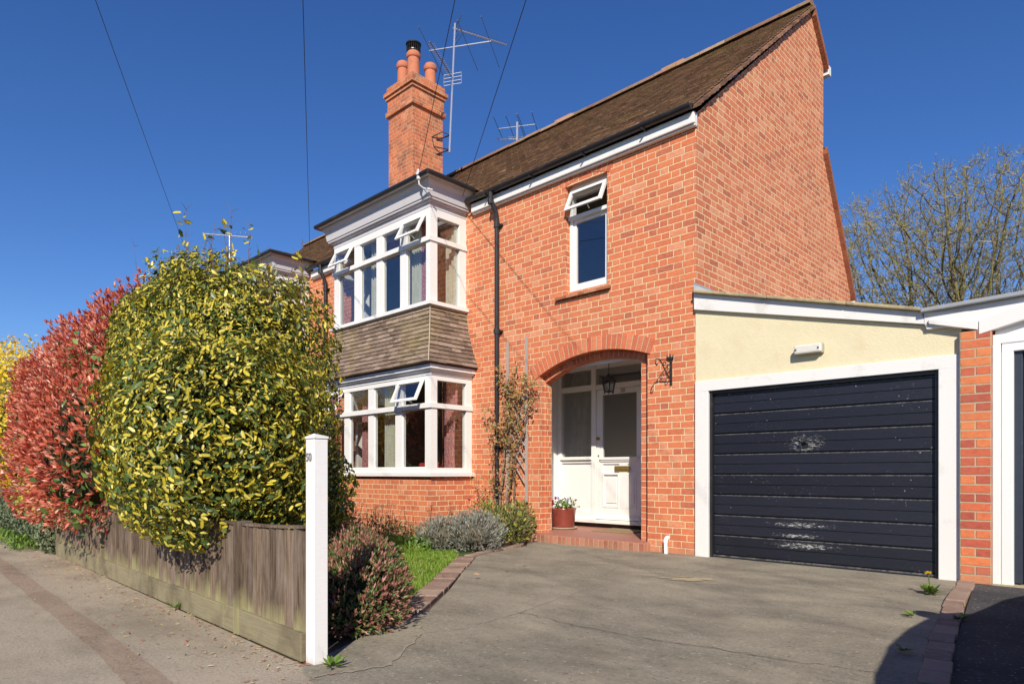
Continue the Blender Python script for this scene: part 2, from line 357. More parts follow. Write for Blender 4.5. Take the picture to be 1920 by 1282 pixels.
def circ3(p, q, r):
    ax, ay = p; bx, by = q; cx, cy = r; d = 2 * (ax * (by - cy) + bx * (cy - ay) + cx * (ay - by))
    ux = ((ax*ax+ay*ay)*(by-cy)+(bx*bx+by*by)*(cy-ay)+(cx*cx+cy*cy)*(ay-by))/d
    uy = ((ax*ax+ay*ay)*(cx-bx)+(bx*bx+by*by)*(ax-cx)+(cx*cx+cy*cy)*(bx-ax))/d
    return ux, uy, math.hypot(ax - ux, ay - uy)

# ------------------------------------------------------------------ ground
def asphalt(name, dark, light, warm, speck=.5, red=False, patchy=1.):
    g = G(name); o = g.obj(); f = g.noise(o, 62, 5, .8); m1 = g.noise(o, 1.3, 6, .62); m2 = g.noise(g.map(o, (1, 1.9, 1), (4, 4, 0)), 1.0, 6, .65)
    c = g.mix(g.rng(f, .3, .7), dark, light); c = g.mix(g.rng(m1, .42, .68, 0, .6 * patchy), c, warm)
    c = g.mix(g.rng(m2, .44, .66, 0, .62 * patchy), c, tuple(x * .72 for x in dark))
    m3 = g.noise(g.map(o, (1.5, 2.6, 1), (3, 1, 0)), 1.6, 6, .65); c = g.mix(g.rng(m3, .5, .7, 0, .28 * patchy), c, tuple(min(.6, x * 1.15) for x in warm))
    st = g.noise(g.map(o, lo=(8, 8, 0)), 42, 3, .6); c = g.mix(g.rng(st, .63, .70, 0, speck), c, (.55, .49, .40)); dk = g.noise(g.map(o, lo=(1, 18, 0)), 30, 4, .65); c = g.mix(g.rng(dk, .58, .68, 0, .5), c, tuple(x * .5 for x in dark))
    st2 = g.noise(g.map(o, lo=(2, 5, 0)), 5, 7, .75); c = g.mix(g.rng(st2, .6, .75, 0, .35 * patchy), c, (.30, .26, .21))
    if red:
        x, y, z = g.sep(o)
        rr = g.noise(g.map(o, (1.4, 3, 1)), 24, 3, .6)
        near = g.rng(g.ma('ADD', y, g.ma('MULTIPLY', m1, .3)), -6.1, -5.1, .05, 1)
        c = g.mix(g.ma('MULTIPLY', g.rng(rr, .66, .72, 0, .7), near), c, (.30, .07, .05))
    return g.out(c, .93, g.ma('ADD', f, g.ma('MULTIPLY', st, .6)), .006, .9, spec=.2)
M['drive'] = asphalt('worn_drive_asphalt', (.175, .155, .12), (.36, .32, .245), (.40, .345, .255), .65)
M['pave'] = asphalt('pavement_asphalt', (.27, .225, .17), (.48, .41, .32), (.44, .36, .27), .5, True)
M['strip'] = asphalt('reinstated_asphalt_strip', (.25, .185, .135), (.40, .31, .235), (.37, .28, .205), .4, True)
M['tarnew'] = asphalt('dark_black_tarmac', (.045, .045, .048), (.085, .084, .088), (.10, .09, .085), .6)
M['soil'] = simple('garden_soil', (.10, .065, .04), .95, 12, .4, .02, dirt=(.2, .15, .1))
M['lawnbase'] = simple('turf_base', (.055, .095, .02), .95, 9, .4, .01)
sheet('ground', [(-400, -400), (400, -400), (400, 400), (-400, 400)], -.012, M['soil'])
sheet('pavement', [(-40, -9.4), (14, -9.4), (14, -5.42), (1.1, -5.36), (.86, -5.2), (.69, -5.23), (-5.3, -5.04), (-40, -4.7)], 0, M['pave'])
sheet('road', [(-60, -20), (40, -20), (40, -9.5), (-60, -9.5)], -.008, M['tarnew'])
mb = MB(); prev = None
for i in range(61):
    t = i / 60; x = -9 + t * 11; yc = -5.66 - .037 * (x + 4) - .012 * max(0, x + 1) ** 2; w = .075 + .006 * math.sin(x * 5)
    a, b = (x, yc - w, .004), (x, yc + w, .004)
    if prev: mb.face([prev[0], a, b, prev[1]])
    prev = (a, b)
tag(mb.build('pavement_patch', M['strip']), None, None, kind='structure')
DR = [(2.55, .06), (-.64, .06), (-2.70, .06), (-2.40, -.22), (-2.05, -.62), (-1.98, -1.05), (-1.78, -1.70), (-1.64, -1.95), (-1.2, -2.42), (-.3, -3.42), (.16, -3.98), (.25, -4.2), (.42, -4.65), (.60, -4.95), (.69, -5.12), (.74, -5.24), (.86, -5.3), (1.1, -5.36), (1.6, -5.40), (3.35, -5.42), (2.99, -3.4)]
sheet('driveway', DR[::-1], .006, M['drive'])
sheet('neighbour_driveway', [(2.62, .06), (3.05, -3.4), (3.42, -5.42), (9, -5.42), (9, .06)], .005, M['tarnew'])
# kerb bricks laid flat : garden edging and the strip between the drives
def kerb(name, line, w, z, L, mat, jitter=.012, th=.05):
    mb = MB(); pts = [Vector((*p, 0)) for p in line]
    for a, b in zip(pts[:-1], pts[1:]):
        d = b - a; n = max(1, round(d.length / L)); d.normalize(); nn = Vector((-d.y, d.x, 0)); st = (b - a).length / n
        for i in range(n):
            p = a + d * (i * st + .004); q = a + d * ((i + 1) * st - .004); jz = random.uniform(-.004, .006); jn = random.uniform(-jitter, jitter) * .5
            P = [p - nn * (w / 2 - jn), q - nn * (w / 2 - jn), q + nn * (w / 2 + jn), p + nn * (w / 2 + jn)]
            mb.hexa([(v.x, v.y, z - th) for v in P] + [(v.x, v.y, z + jz) for v in P])
    o = mb.build(name, mat, bevel=.005); tag(o, None, None, kind='structure')
def flat_brick():
    g = G('worn_edging_brick'); o = g.obj(); r = g.at('rnd'); n1 = g.noise(o, 25, 5, .65); n2 = g.noise(o, 3, 5, .6)
    c = g.ramp(r, [(0, (.24, .155, .12)), (.5, (.31, .21, .165)), (1, (.37, .26, .2))]); c = g.mix(g.rng(n1, .5, .7, 0, .6), c, (.40, .34, .27))
    c = g.mix(g.rng(n2, .55, .7, 0, .5), c, (.12, .11, .06)); return g.out(c, .95, n1, .006, .8, spec=.15)
M['edging'] = flat_brick()
kerb('garden_edging', [(.10, -4.12), (-.35, -3.56), (-.85, -2.97), (-1.35, -2.38), (-1.74, -1.94)], .20, .022, .22, M['edging'])
kerb('garden_edging', [(-1.80, -1.86), (-1.95, -1.35), (-2.10, -.75), (-2.45, -.28)], .11, .022, .22, M['edging'])
kerb('drive_kerb', [(2.58, -.02), (2.70, -1.2), (2.86, -2.4), (3.03, -3.5), (3.36, -5.2)], .12, .024, .23, M['edging'])
sheet('lawn', [(-4.6, -.95), (-6.8, -.95), (-6.8, -4.9), (.25, -4.9), (.05, -4.05), (-1.78, -1.98), (-1.95, -1.5), (-2.3, -1.45)], .004, M['lawnbase'])
# cracks and repair marks of the drive
M['crackm'] = simple('pale_crack_filler', (.30, .26, .2), .95, 40, .3)
M['crackd'] = simple('dark_crack', (.13, .118, .095), .95, 40, .3)
def crack(pts, w, mat, z=.0098, seg=10, j=.02):
    mb = MB(); P = []
    for a, b in zip(pts[:-1], pts[1:]):
        for k in range(seg): P.append(Vector(a).lerp(Vector(b), k / seg))
    P.append(Vector(pts[-1])); prev = None
    for i, p in enumerate(P):
        d = (P[min(i + 1, len(P) - 1)] - P[max(i - 1, 0)]).normalized(); n = Vector((-d.y, d.x)); q = p + n * random.gauss(0, j * .5)
        ww = w * random.uniform(.35, 1.3); A = (*(q - n * ww / 2), z); B = (*(q + n * ww / 2), z)
        if prev: mb.face([prev[0], A, B, prev[1]])
        prev = (A, B)
    return tag(mb.build('driveway_crack', mat), None, None, kind='structure')
crack([(.655, -3.62), (1.19, -3.67), (1.57, -3.66), (1.93, -3.59), (2.47, -3.52), (2.87, -3.41)], .006, M['crackd'])
crack([(.668, -3.60), (1.20, -3.648), (1.58, -3.638), (1.94, -3.568), (2.47, -3.50)], .006, M['crackm'], .0102)
crack([(.42, -4.27), (.66, -4.42), (.75, -4.2), (.72, -3.9), (.6, -3.3), (.45, -2.6), (.40, -2.1)], .006, M['crackm'], .0104)
crack([(.66, -4.45), (.80, -4.62), (1.05, -4.95), (1.02, -5.12), (.95, -5.3)], .022, M['crackm'], .0106, 8, .015)
crack([(-.42, -.35), (.08, -1.88), (.62, -1.70)], .006, M['crackm'], .0099)
crack([(.65, -.12), (.60, -1.2)], .007, M['crackm'], .0101)
def splat(name, c, r, mat, z, n=40, sx=1, rot=0, rough=.35):
    mb = MB(); ph = [random.uniform(0, 6.28) for _ in range(6)]; P = []
    for i in range(n):
        a = 2 * math.pi * i / n; q = r * (1 + sum(rough / (k + 1) * math.sin((k + 2) * a + ph[k]) for k in range(6)) * .6)
        x, y = q * sx * math.cos(a), q * math.sin(a); P.append((c[0] + x * math.cos(rot) - y * math.sin(rot), c[1] + x * math.sin(rot) + y * math.cos(rot), z))
    mb.face(P); return tag(mb.build(name, mat), None, None, kind='structure')
M['cementstain'] = simple('ochre_cement_stain', (.40, .33, .2), .95, 30, .35)
for _c, _r in (((.76, -1.60), .06), ((.84, -1.55), .065), ((.80, -1.64), .05), ((.90, -1.50), .045), ((.72, -1.66), .03), ((.86, -1.63), .04)): splat('driveway_patch', _c, _r, M['cementstain'], .0108 + _r * .004, 60, 1.5, .9, .8)
splat('driveway_patch', (.60, -1.66), .035, M['cementstain'], .0108, 40, 1.6, .9, .7)
splat('driveway_patch', (.69, -1.50), .03, M['cementstain'], .0108, 40, 1.6, .4, .7)

# ------------------------------------------------------------------ the house
house = T('semi_detached_house', 'red brick semi-detached house with two-storey bay, arched porch and black garage attached on its right', 'house', (0, 0, 0))
GX1, GX0 = 0, -7.65
oc = circ3((-2.38, 2.285), (-1.45, 2.515), (-.64, 2.385)); ic = circ3((-2.36, 2.20), (-1.45, 2.44), (-.80, 2.33))
def arch_z(c, x, r=0): return c[1] + math.sqrt(max(0, (c[2] + r) ** 2 - (x - c[0]) ** 2))
wx0, wx1, wz0, wz1 = -1.92, -1.235, 3.345, 4.76
LBX = (-6.82, -3.768, -.80); UBX = (-6.56, -3.90, -.71)
def front_hole(x, z):
    if LBX[0] < x < LBX[1] and .3 < z < 2.45: return True
    if UBX[0] < x < UBX[1] and 3.45 < z < 4.9: return True
    if wx0 < x < wx1 and wz0 < z < wz1: return True
    if -2.38 < x < -.64 and z < 2.76: return True
    return False
mb = MB()
grid_wall(mb, [GX0, LBX[0], UBX[0], UBX[1], LBX[1], -2.38, wx0, wx1, -.64, 0], [-.05, .3, 2.45, 2.76, 3.345, 3.45, 4.76, 4.9, 5.06], front_hole, 0)
# wall above porch arch
N = 28
for i in range(N):
    xa = -2.38 + 1.74 * i / N; xb = -2.38 + 1.74 * (i + 1) / N
    mb.face([(xa, 0, arch_z(oc, xa)), (xb, 0, arch_z(oc, xb)), (xb, 0, 2.76), (xa, 0, 2.76)])
# reveals: outer order returns, inner order face and returns
for X in (-2.38, -.64):
    mb.face([(X, 0, .0), (X, .11, .0), (X, .11, 2.45), (X, 0, 2.45)])
mb.face([(-2.38, .11, 0), (-2.362, .11, 0), (-2.362, .11, 2.30), (-2.38, .11, 2.30)]); mb.face([(-2.362, .11, 0), (-2.362, .235, 0), (-2.362, .235, 2.30), (-2.362, .11, 2.30)]); mb.face([(-.80, .11, 0), (-.64, .11, 0), (-.64, .11, 2.42), (-.80, .11, 2.42)])
mb.face([(-.80, .11, 0), (-.80, .33, 0), (-.80, .33, 2.4), (-.80, .11, 2.4)])
# small window reveals
mb.face([(wx0, 0, wz0), (wx0, .13, wz0), (wx0, .13, 4.9), (wx0, 0, 4.9)]); mb.face([(wx1, 0, wz0), (wx1, .13, wz0), (wx1, .13, 4.9), (wx1, 0, 4.9)])
front = mb.build('front_wall', M['brick'], house)
# bay plinth
mb = MB(); x0, x1, yb = LBX
mb.face([(x0, yb, -.05), (x1, yb, -.05), (x1, yb, .905), (x0, yb, .905)]); mb.face([(x1, yb, -.05), (x1, 0, -.05), (x1, 0, .905), (x1, yb, .905)])
mb.face([(x0, 0, -.05), (x0, yb, -.05), (x0, yb, .905), (x0, 0, .905)]); mb.face([(x0, yb, .905), (x1, yb, .905), (x1, 0, .905), (x0, 0, .905)])
mb.build('bay_plinth', M['brick'], house)
# gable wall
mb = MB(); prof = [(0, -.05), (5.35, -.05), (5.35, 4.0), (4.05, 6.0), (4.05, 7.42), (3.5, 7.93), (0, 5.03)]
mb.face([(0, y, z) for y, z in prof]); mb.build('gable_wall', M['brick_side'], house)
mb = MB()   # rear and party walls closing the shell
mb.face([(0, 5.35, -.05), (GX0 * 2, 5.35, -.05), (GX0 * 2, 5.35, 4), (0, 5.35, 4)]); mb.face([(0, 4.05, 6), (GX0 * 2, 4.05, 6), (GX0 * 2, 4.05, 7.42), (0, 4.05, 7.42)])
mb.build('rear_wall', M['brick_side'], house)
# arches
def ring(mb, c, r0, r1, xa, xb, y0, y1, uvoff=0, n=44):
    a0 = math.atan2(math.sqrt(c[2] ** 2 - (xa - c[0]) ** 2), xa - c[0]); a1 = math.atan2(math.sqrt(c[2] ** 2 - (xb - c[0]) ** 2), xb - c[0])
    for i in range(n):
        t0 = a0 + (a1 - a0) * i / n; t1 = a0 + (a1 - a0) * (i + 1) / n; R0, R1 = c[2] + r0, c[2] + r1
        P = lambda t, R, y: (c[0] + R * math.cos(t), y, c[1] + R * math.sin(t))
        u0, u1 = -t0 * c[2], -t1 * c[2]
        mb.face([P(t0, R0, y0), P(t1, R0, y0), P(t1, R1, y0), P(t0, R1, y0)], uv=[(u0, .3), (u1, .3), (u1, .5), (u0, .5)])
        mb.face([P(t0, R0, y1), P(t1, R0, y1), P(t1, R0, y0), P(t0, R0, y0)], uv=[(u0, .6), (u1, .6), (u1, .7), (u0, .7)])
        mb.face([P(t0, R1, y0), P(t1, R1, y0), P(t1, R1, y1), P(t0, R1, y1)], uv=[(u0, .6), (u1, .6), (u1, .7), (u0, .7)])
    for t in (a0, a1):
        mb.face([P(t, R0, y0), P(t, R1, y0), P(t, R1, y1), P(t, R0, y1)], uv=[(0, .3), (.05, .3), (.05, .4), (0, .4)])
mb = MB(); ring(mb, oc, 0, .185, -2.46, -.60, -.012, .115); mb.build('porch_arch', M['soldier'], house)
mb = MB(); ring(mb, ic, 0, .20, -2.40, -.72, .108, .235); mb.build('porch_inner_arch', M['soldier'], house)
wc = circ3((wx0, 4.76), ((wx0 + wx1) / 2, 4.83), (wx1, 4.76))
mb = MB(); ring(mb, wc, 0, .12, wx0 - .04, wx1 + .04, -.006, .13, n=20); mb.build('window_arch', M['soldier'], house)
# porch interior
mb = MB(); PX0, PX1, PY = -3.20, -.55, 1.42
mb.face([(PX0, .236, .1), (PX0, PY, .1), (PX0, PY, 2.62), (PX0, .236, 2.62)]); mb.face([(PX1, .33, .1), (PX1, PY, .1), (PX1, PY, 2.62), (PX1, .33, 2.62)])
mb.face([(PX0, .33, 2.62), (PX1, .33, 2.62), (PX1, PY, 2.62), (PX0, PY, 2.62)])
mb.face([(PX0, .236, 0), (-2.362, .236, 0), (-2.362, .236, 2.62), (PX0, .236, 2.62)]); mb.face([(-.80, .33, 0), (PX1, .33, 0), (PX1, .33, 2.62), (-.8, .33, 2.62)])
mb.face([(-2.362, .236, 2.38), (-.8, .236, 2.38), (-.8, .236, 2.62), (-2.362, .236, 2.62)])
mb.build('porch_lining', M['white'], house)
def quarry():
    g = G('red_quarry_tile'); o = g.obj(); n = g.noise(o, 6, 5, .6); x, y, z = g.sep(o)
    def j(a, s): f = g.ma('FRACT', g.ma('DIVIDE', a, s)); return g.ma('MINIMUM', f, g.ma('SUBTRACT', 1, f))
    m = g.rng(g.ma('MINIMUM', j(x, .152), j(y, .152)), .015, .035)
    c = g.mix(n, (.36, .14, .10), (.46, .2, .145)); c = g.mix(m, (.30, .2, .15), c); return g.out(c, .6, m, .002, .5)
mb = MB(); mb.box(-3.2, -.55, .33, 1.42, -.05, .112); mb.box(-2.45, -.62, -.13, .33, .10, .1125) ; mb.build('porch_floor', quarry(), house)
mb = MB(); mb.box(-2.50, -.60, -.14, .10, -.03, .108); mb.build('porch_step', M['stepbrick'], house, bevel=.008)
# front door screen
screen = MB()
def bar(mb, x0, x1, z0, z1, y0, y1): mb.box(x0, x1, y0, y1, z0, z1)
Yd = PY
for a in ((-3.195, -3.12, .18, 2.615), (-2.515, -2.43, .18, 2.615), (-1.60, -1.53, .18, 2.615)): bar(screen, *a, Yd - .07, Yd + .02)
bar(screen, -3.12, -2.515, 2.225, 2.31, Yd - .06, Yd + .02); bar(screen, -2.43, -1.60, 2.222, 2.30, Yd - .062, Yd + .02)
bar(screen, -3.12, -2.515, 2.545, 2.615, Yd - .06, Yd + .02); bar(screen, -2.43, -1.60, 2.545, 2.615, Yd - .06, Yd + .02)
bar(screen, -3.13, -2.505, 1.150, 1.20, Yd - .095, Yd + .02); bar(screen, -3.12, -2.515, 1.10, 1.150, Yd - .055, Yd + .02)
bar(screen, -3.12, -2.515, .235, 1.10, Yd - .025, Yd + .01); bar(screen, -3.12, -2.515, .235, .36, Yd - .045, Yd - .025)
bar(screen, -3.22, -1.50, .182, .236, Yd - .14, Yd + .02)
sc_o = screen.build('porch_screen', M['white'], house, bevel=.006)
mb = MB()
for a in ((-3.12, -2.515, 1.2, 2.225), (-3.12, -2.515, 2.31, 2.545), (-2.43, -1.60, 2.30, 2.545)): mb.face([(a[0], Yd - .02, a[2]), (a[1], Yd - .02, a[2]), (a[1], Yd - .02, a[3]), (a[0], Yd - .02, a[3])])
mb.build('pane', M['hallglass'], sc_o)
mb = MB(); mb.box(-3.2, -1.5, Yd - .05, Yd + .02, .1, .182); mb.build('plinth', simple('dark_damp_plinth', (.045, .045, .04), .9, 12, .4, dirt=(.13, .13, .1)), sc_o)
mb = MB(); DY0, DY1 = Yd - .05, Yd
for a in ((-2.425, -2.31, .24, 2.215), (-1.70, -1.605, .24, 2.215), (-2.31, -1.70, 2.135, 2.215), (-2.31, -1.70, 1.08, 1.185), (-2.31, -1.70, .24, .42), (-2.01, -1.86, .42, 1.08)): bar(mb, *a, DY0, DY1)
for a in ((-2.31, -2.01), (-1.86, -1.70)):
    bar(mb, a[0], a[1], .42, 1.08, DY0 + .022, DY1); 
    for (x0, x1, z0, z1) in ((a[0], a[1], .42, .45), (a[0], a[1], .92, .95), (a[0], a[0] + .02, .45, .92), (a[1] - .02, a[1], .45, .92)): bar(mb, x0, x1, z0, z1, DY0 - .008, DY0 + .022)
    bar(mb, a[0] + .05, a[1] - .05, .49, .88, DY0 + .008, DY0 + .022)
bar(mb, -2.35, -1.66, 1.145, 1.183, DY0 - .035, DY0); bar(mb, -2.34, -1.67, 1.12, 1.145, DY0 - .02, DY0); bar(mb, -2.425, -1.605, .242, .29, DY0 - .04, DY0)
door = mb.build('front_door', M['white'], house, bevel=.004)
mb = MB(); mb.face([(-2.31, DY0 + .02, 1.185), (-1.70, DY0 + .02, 1.185), (-1.70, DY0 + .02, 2.135), (-2.31, DY0 + .02, 2.135)]); mb.build('door_glass', M['hallglass'], door)
mb = MB(); mb.box(-2.085, -1.815, DY0 - .012, DY0, .968, 1.05); mb.box(-2.055, -1.845, DY0 - .018, DY0 - .012, .99, 1.03); mb.build('letter_box', M['brass'], door, bevel=.003)
mb = MB(); mb.tube([(-2.385, DY0, 1.47), (-2.385, DY0 - .02, 1.47), (-2.385, DY0 - .045, 1.47)], [.026, .028, .02], 14); mb.build('lock', M['brass'], door); mb = MB(); mb.tube([(-2.385, DY0, 1.21), (-2.385, DY0 - .012, 1.21)], .013, 10); mb.build('lower_lock', M['brass'], door)
text('50', .088, M['brass'], 'house_number', door, (-1.94, DY0 - .004, 2.176), RX)
# hall behind the glass
mb = MB()
def room(mb, x0, x1, y0, y1, z0, z1, openings=()):
    mb.face([(x0, y0, z0), (x1, y0, z0), (x1, y1, z0), (x0, y1, z0)]); mb.face([(x0, y0, z1), (x1, y0, z1), (x1, y1, z1), (x0, y1, z1)])
    mb.face([(x0, y0, z0), (x0, y1, z0), (x0, y1, z1), (x0, y0, z1)]); mb.face([(x1, y0, z0), (x1, y1, z0), (x1, y1, z1), (x1, y0, z1)])
    mb.face([(x0, y1, z0), (x1, y1, z0), (x1, y1, z1), (x0, y1, z1)])
room(mb, -3.2, -.6, 1.47, 4.6, .12, 2.62)
room(mb, -7.3, -3.3, .02, 4.2, .10, 2.60); room(mb, -7.3, -3.3, .02, 4.0, 3.0, 4.98); room(mb, -2.9, -.3, .14, 3.2, 3.0, 4.98)
mb.build('interior_room', M['room'], house)

# ---- windows
def casement(mb, x0, x1, z0, z1, y, ang, fw=.045, gm=1):
    # top-hung sash swung outward by ang, hinge line at (y, z1)
    ca, sa = math.cos(ang), math.sin(ang); H = z1 - z0
    def P(x, h, d): return (x, y - sa * h - ca * d, z1 - ca * h + sa * d * 0 - 0) if False else (x, y - sa * h - ca * d, z1 - ca * h - sa * d * -1 * 0)
    def bx(xa, xb, ha, hb, d0=-.018, d1=.022, mi=0):
        p = [P(xa, hb, d1), P(xb, hb, d1), P(xb, hb, d0), P(xa, hb, d0), P(xa, ha, d1), P(xb, ha, d1), P(xb, ha, d0), P(xa, ha, d0)]; mb.hexa(p, mi)
    bx(x0, x1, 0, fw); bx(x0, x1, H - fw, H); bx(x0, x0 + fw, fw, H - fw); bx(x1 - fw, x1, fw, H - fw)
    mb.face([P(x0 + fw, H - fw, 0), P(x1 - fw, H - fw, 0), P(x1 - fw, fw, 0), P(x0 + fw, fw, 0)], gm)
    mb.tube([P((x0 + x1) / 2 + .05, H - .02, -.02), ((x0 + x1) / 2, y + .01, z0 + .03)], .006, 6)
def bay(name, X0, X1, Yb, z_sill0, z_sill, z_tr0, z_tr1, z_head, z_top, lights, side, corner, parent, open_idx, side_glass=True, cw=.10):
    """front lights [(x0,x1)...] and one side light on each end; returns frame object"""
    fr = MB(); D = .07; th = .014
    # sill
    fr.box(X0 - .06, X1 + .06, Yb - .06, Yb + .12, z_sill0, z_sill0 + .055); fr.box(X1 - .12, X1 + .06, Yb + .12, -.002, z_sill0, z_sill0 + .055)
    fr.box(X0, X1, Yb, Yb + .09, z_sill0 + .055, z_sill); fr.box(X1 - .09, X1, Yb + .09, -.002, z_sill0 + .055, z_sill)
    fr.box(X0 - .06, X0 + .12, Yb + .12, -.002, z_sill0, z_sill0 + .055); fr.box(X0, X0 + .09, Yb + .09, -.002, z_sill0 + .055, z_sill)
    # transom, projecting drip
    fr.box(X0 - .02, X1 + .02, Yb - .028, Yb + .09, z_tr0, z_tr1); fr.box(X1 - .09, X1 + .02, Yb + .09, -.002, z_tr0, z_tr1); fr.box(X0 - .02, X0 + .09, Yb + .09, -.002, z_tr0, z_tr1)
    # head
    fr.box(X0, X1, Yb, Yb + .09, z_head, z_top); fr.box(X1 - .09, X1, Yb + .09, -.002, z_head, z_top); fr.box(X0, X0 + .09, Yb + .09, -.002, z_head, z_top)
    xs = [X0] + [v for l in lights for v in l] + [X1]
    for za, zb in ((z_sill, z_tr0), (z_tr1, z_head)):
        for i in range(0, len(xs), 2): fr.box(xs[i], xs[i + 1], Yb + (.0 if i in (0, len(xs) - 2) else .006), Yb + .09, za, zb)
        for X, sg in ((X1, 1), (X0, -1)):
            a, b = sorted((X - sg * .09, X)); fr.box(a, b, Yb + .09, side[0], za, zb); fr.box(a, b, side[1], -.002, za, zb)
        # rebate beads round each glass
        for l in lights:
            for q in ((l[0], l[0] + th, za, zb), (l[1] - th, l[1], za, zb), (l[0] + th, l[1] - th, za, za + th), (l[0] + th, l[1] - th, zb - th, zb)): fr.box(q[0], q[1], Yb + .03, Yb + .055, q[2], q[3])
    f = fr.build('bay_window', M['white'], parent, bevel=.004)
    for li, l in enumerate(lights):
        mb = MB(); mb.face([(l[0], Yb + .045, z_sill), (l[1], Yb + .045, z_sill), (l[1], Yb + .045, z_tr0), (l[0], Yb + .045, z_tr0)]); mb.build('pane', M['glass'], f)
        mb = MB()
        if li in open_idx:
            casement(mb, l[0] - .015, l[1] + .015, z_tr1 + .005, z_head + .02, Yb - .03, rad(open_idx[li])); mb.build('open_sash', [M['white'], M['glass']], f)
        else:
            mb.face([(l[0], Yb + .045, z_tr1), (l[1], Yb + .045, z_tr1), (l[1], Yb + .045, z_head), (l[0], Yb + .045, z_head)]); mb.build('pane', M['glass'], f)
    for X in (X1 - .045, X0 + .045):
        for za, zb in ((z_sill, z_tr0), (z_tr1, z_head)):
            mb = MB(); mb.face([(X, side[0], za), (X, side[1], za), (X, side[1], zb), (X, side[0], zb)]); mb.build('pane', M['glass'], f)
    return f
LL = [(-6.68, -6.10), (-5.953, -5.383), (-5.239, -4.647), (-4.492, -3.91)]
UL = [(-6.441, -5.931), (-5.771, -5.285), (-5.126, -4.647), (-4.505, -3.999)]
bl = bay('bay_window', *LBX, .895, 1.022, 1.892, 1.962, 2.30, 2.372, LL, (-.686, -.115), .1, house, {0: 25, 3: 25})
bu = bay('bay_window', *UBX, 3.42, 3.487, 4.367, 4.437, 4.745, 4.86, UL, (-.575, -.135), .1, house, {0: 27, 3: 27})
# lower cornice moulding
def wrap(mb, X0, X1, Yb, off, z0, z1, inner=.0):
    a = off; mb.box(X0 - a, X1 + a, Yb - a, Yb + .02, z0, z1)
    mb.box(X1 - .02, X1 + a, Yb + .02, -.001, z0, z1); mb.box(X0 - a, X0 + .02, Yb + .02, -.001, z0, z1)
mb = MB(); wrap(mb, *LBX, .012, 2.372, 2.425); wrap(mb, *LBX, .085, 2.452, 2.512); wrap(mb, *LBX, .050, 2.425, 2.452)
mb.build('bay_cornice', M['white'], house, bevel=.008)
# hung tile skirt
mb = MB(); K = 13; ux0, ux1, uy = UBX
def off(t): return .265 * (t ** 1.6), .245 * (t ** 1.6)          # t 0 top .. 1 bottom
for k in range(K):
    t1 = (k + 1) / K; t0 = k / K; (ax, ay), (bx, by) = off(t0), off(t1); z0 = 3.415 - .885 * t0; z1 = 3.415 - .885 * t1
    ts = (.10 if k % 2 else 0)
    tiles(mb, (ux0 - bx, uy - by, z1), (ux1 + bx, uy - by, z1), (ux0 - ax, uy - ay, z0), (ux1 + ax, uy - ay, z0), half=k % 2, lift=.018)
    tiles(mb, (ux1 + bx, uy - by, z1), (ux1 + bx, 0, z1), (ux1 + ax, uy - ay, z0), (ux1 + ax, 0, z0), half=k % 2, lift=.018)
    tiles(mb, (ux0 - bx, 0, z1), (ux0 - bx, uy - by, z1), (ux0 - ax, 0, z0), (ux0 - ax, uy - ay, z0), half=k % 2, lift=.018)
(bx, by) = off(1); mb.face([(ux0 - bx, uy - by, 2.528), (ux1 + bx, uy - by, 2.528), (ux1 + bx, 0, 2.528), (ux0 - bx, 0, 2.528)], rn=.1)
mb.build('hung_tile_skirt', M['skirttile'], house)
mb = MB(); mb.tube([(ux1 + off(i / 8)[0] + .012, uy - off(i / 8)[1] - .012, 3.42 - .885 * i / 8) for i in range(9)], .007, 6)
wrap(mb, ux0, ux1, uy, .028, 3.398, 3.421); mb.build('skirt_mortar', M['mortar'], house)
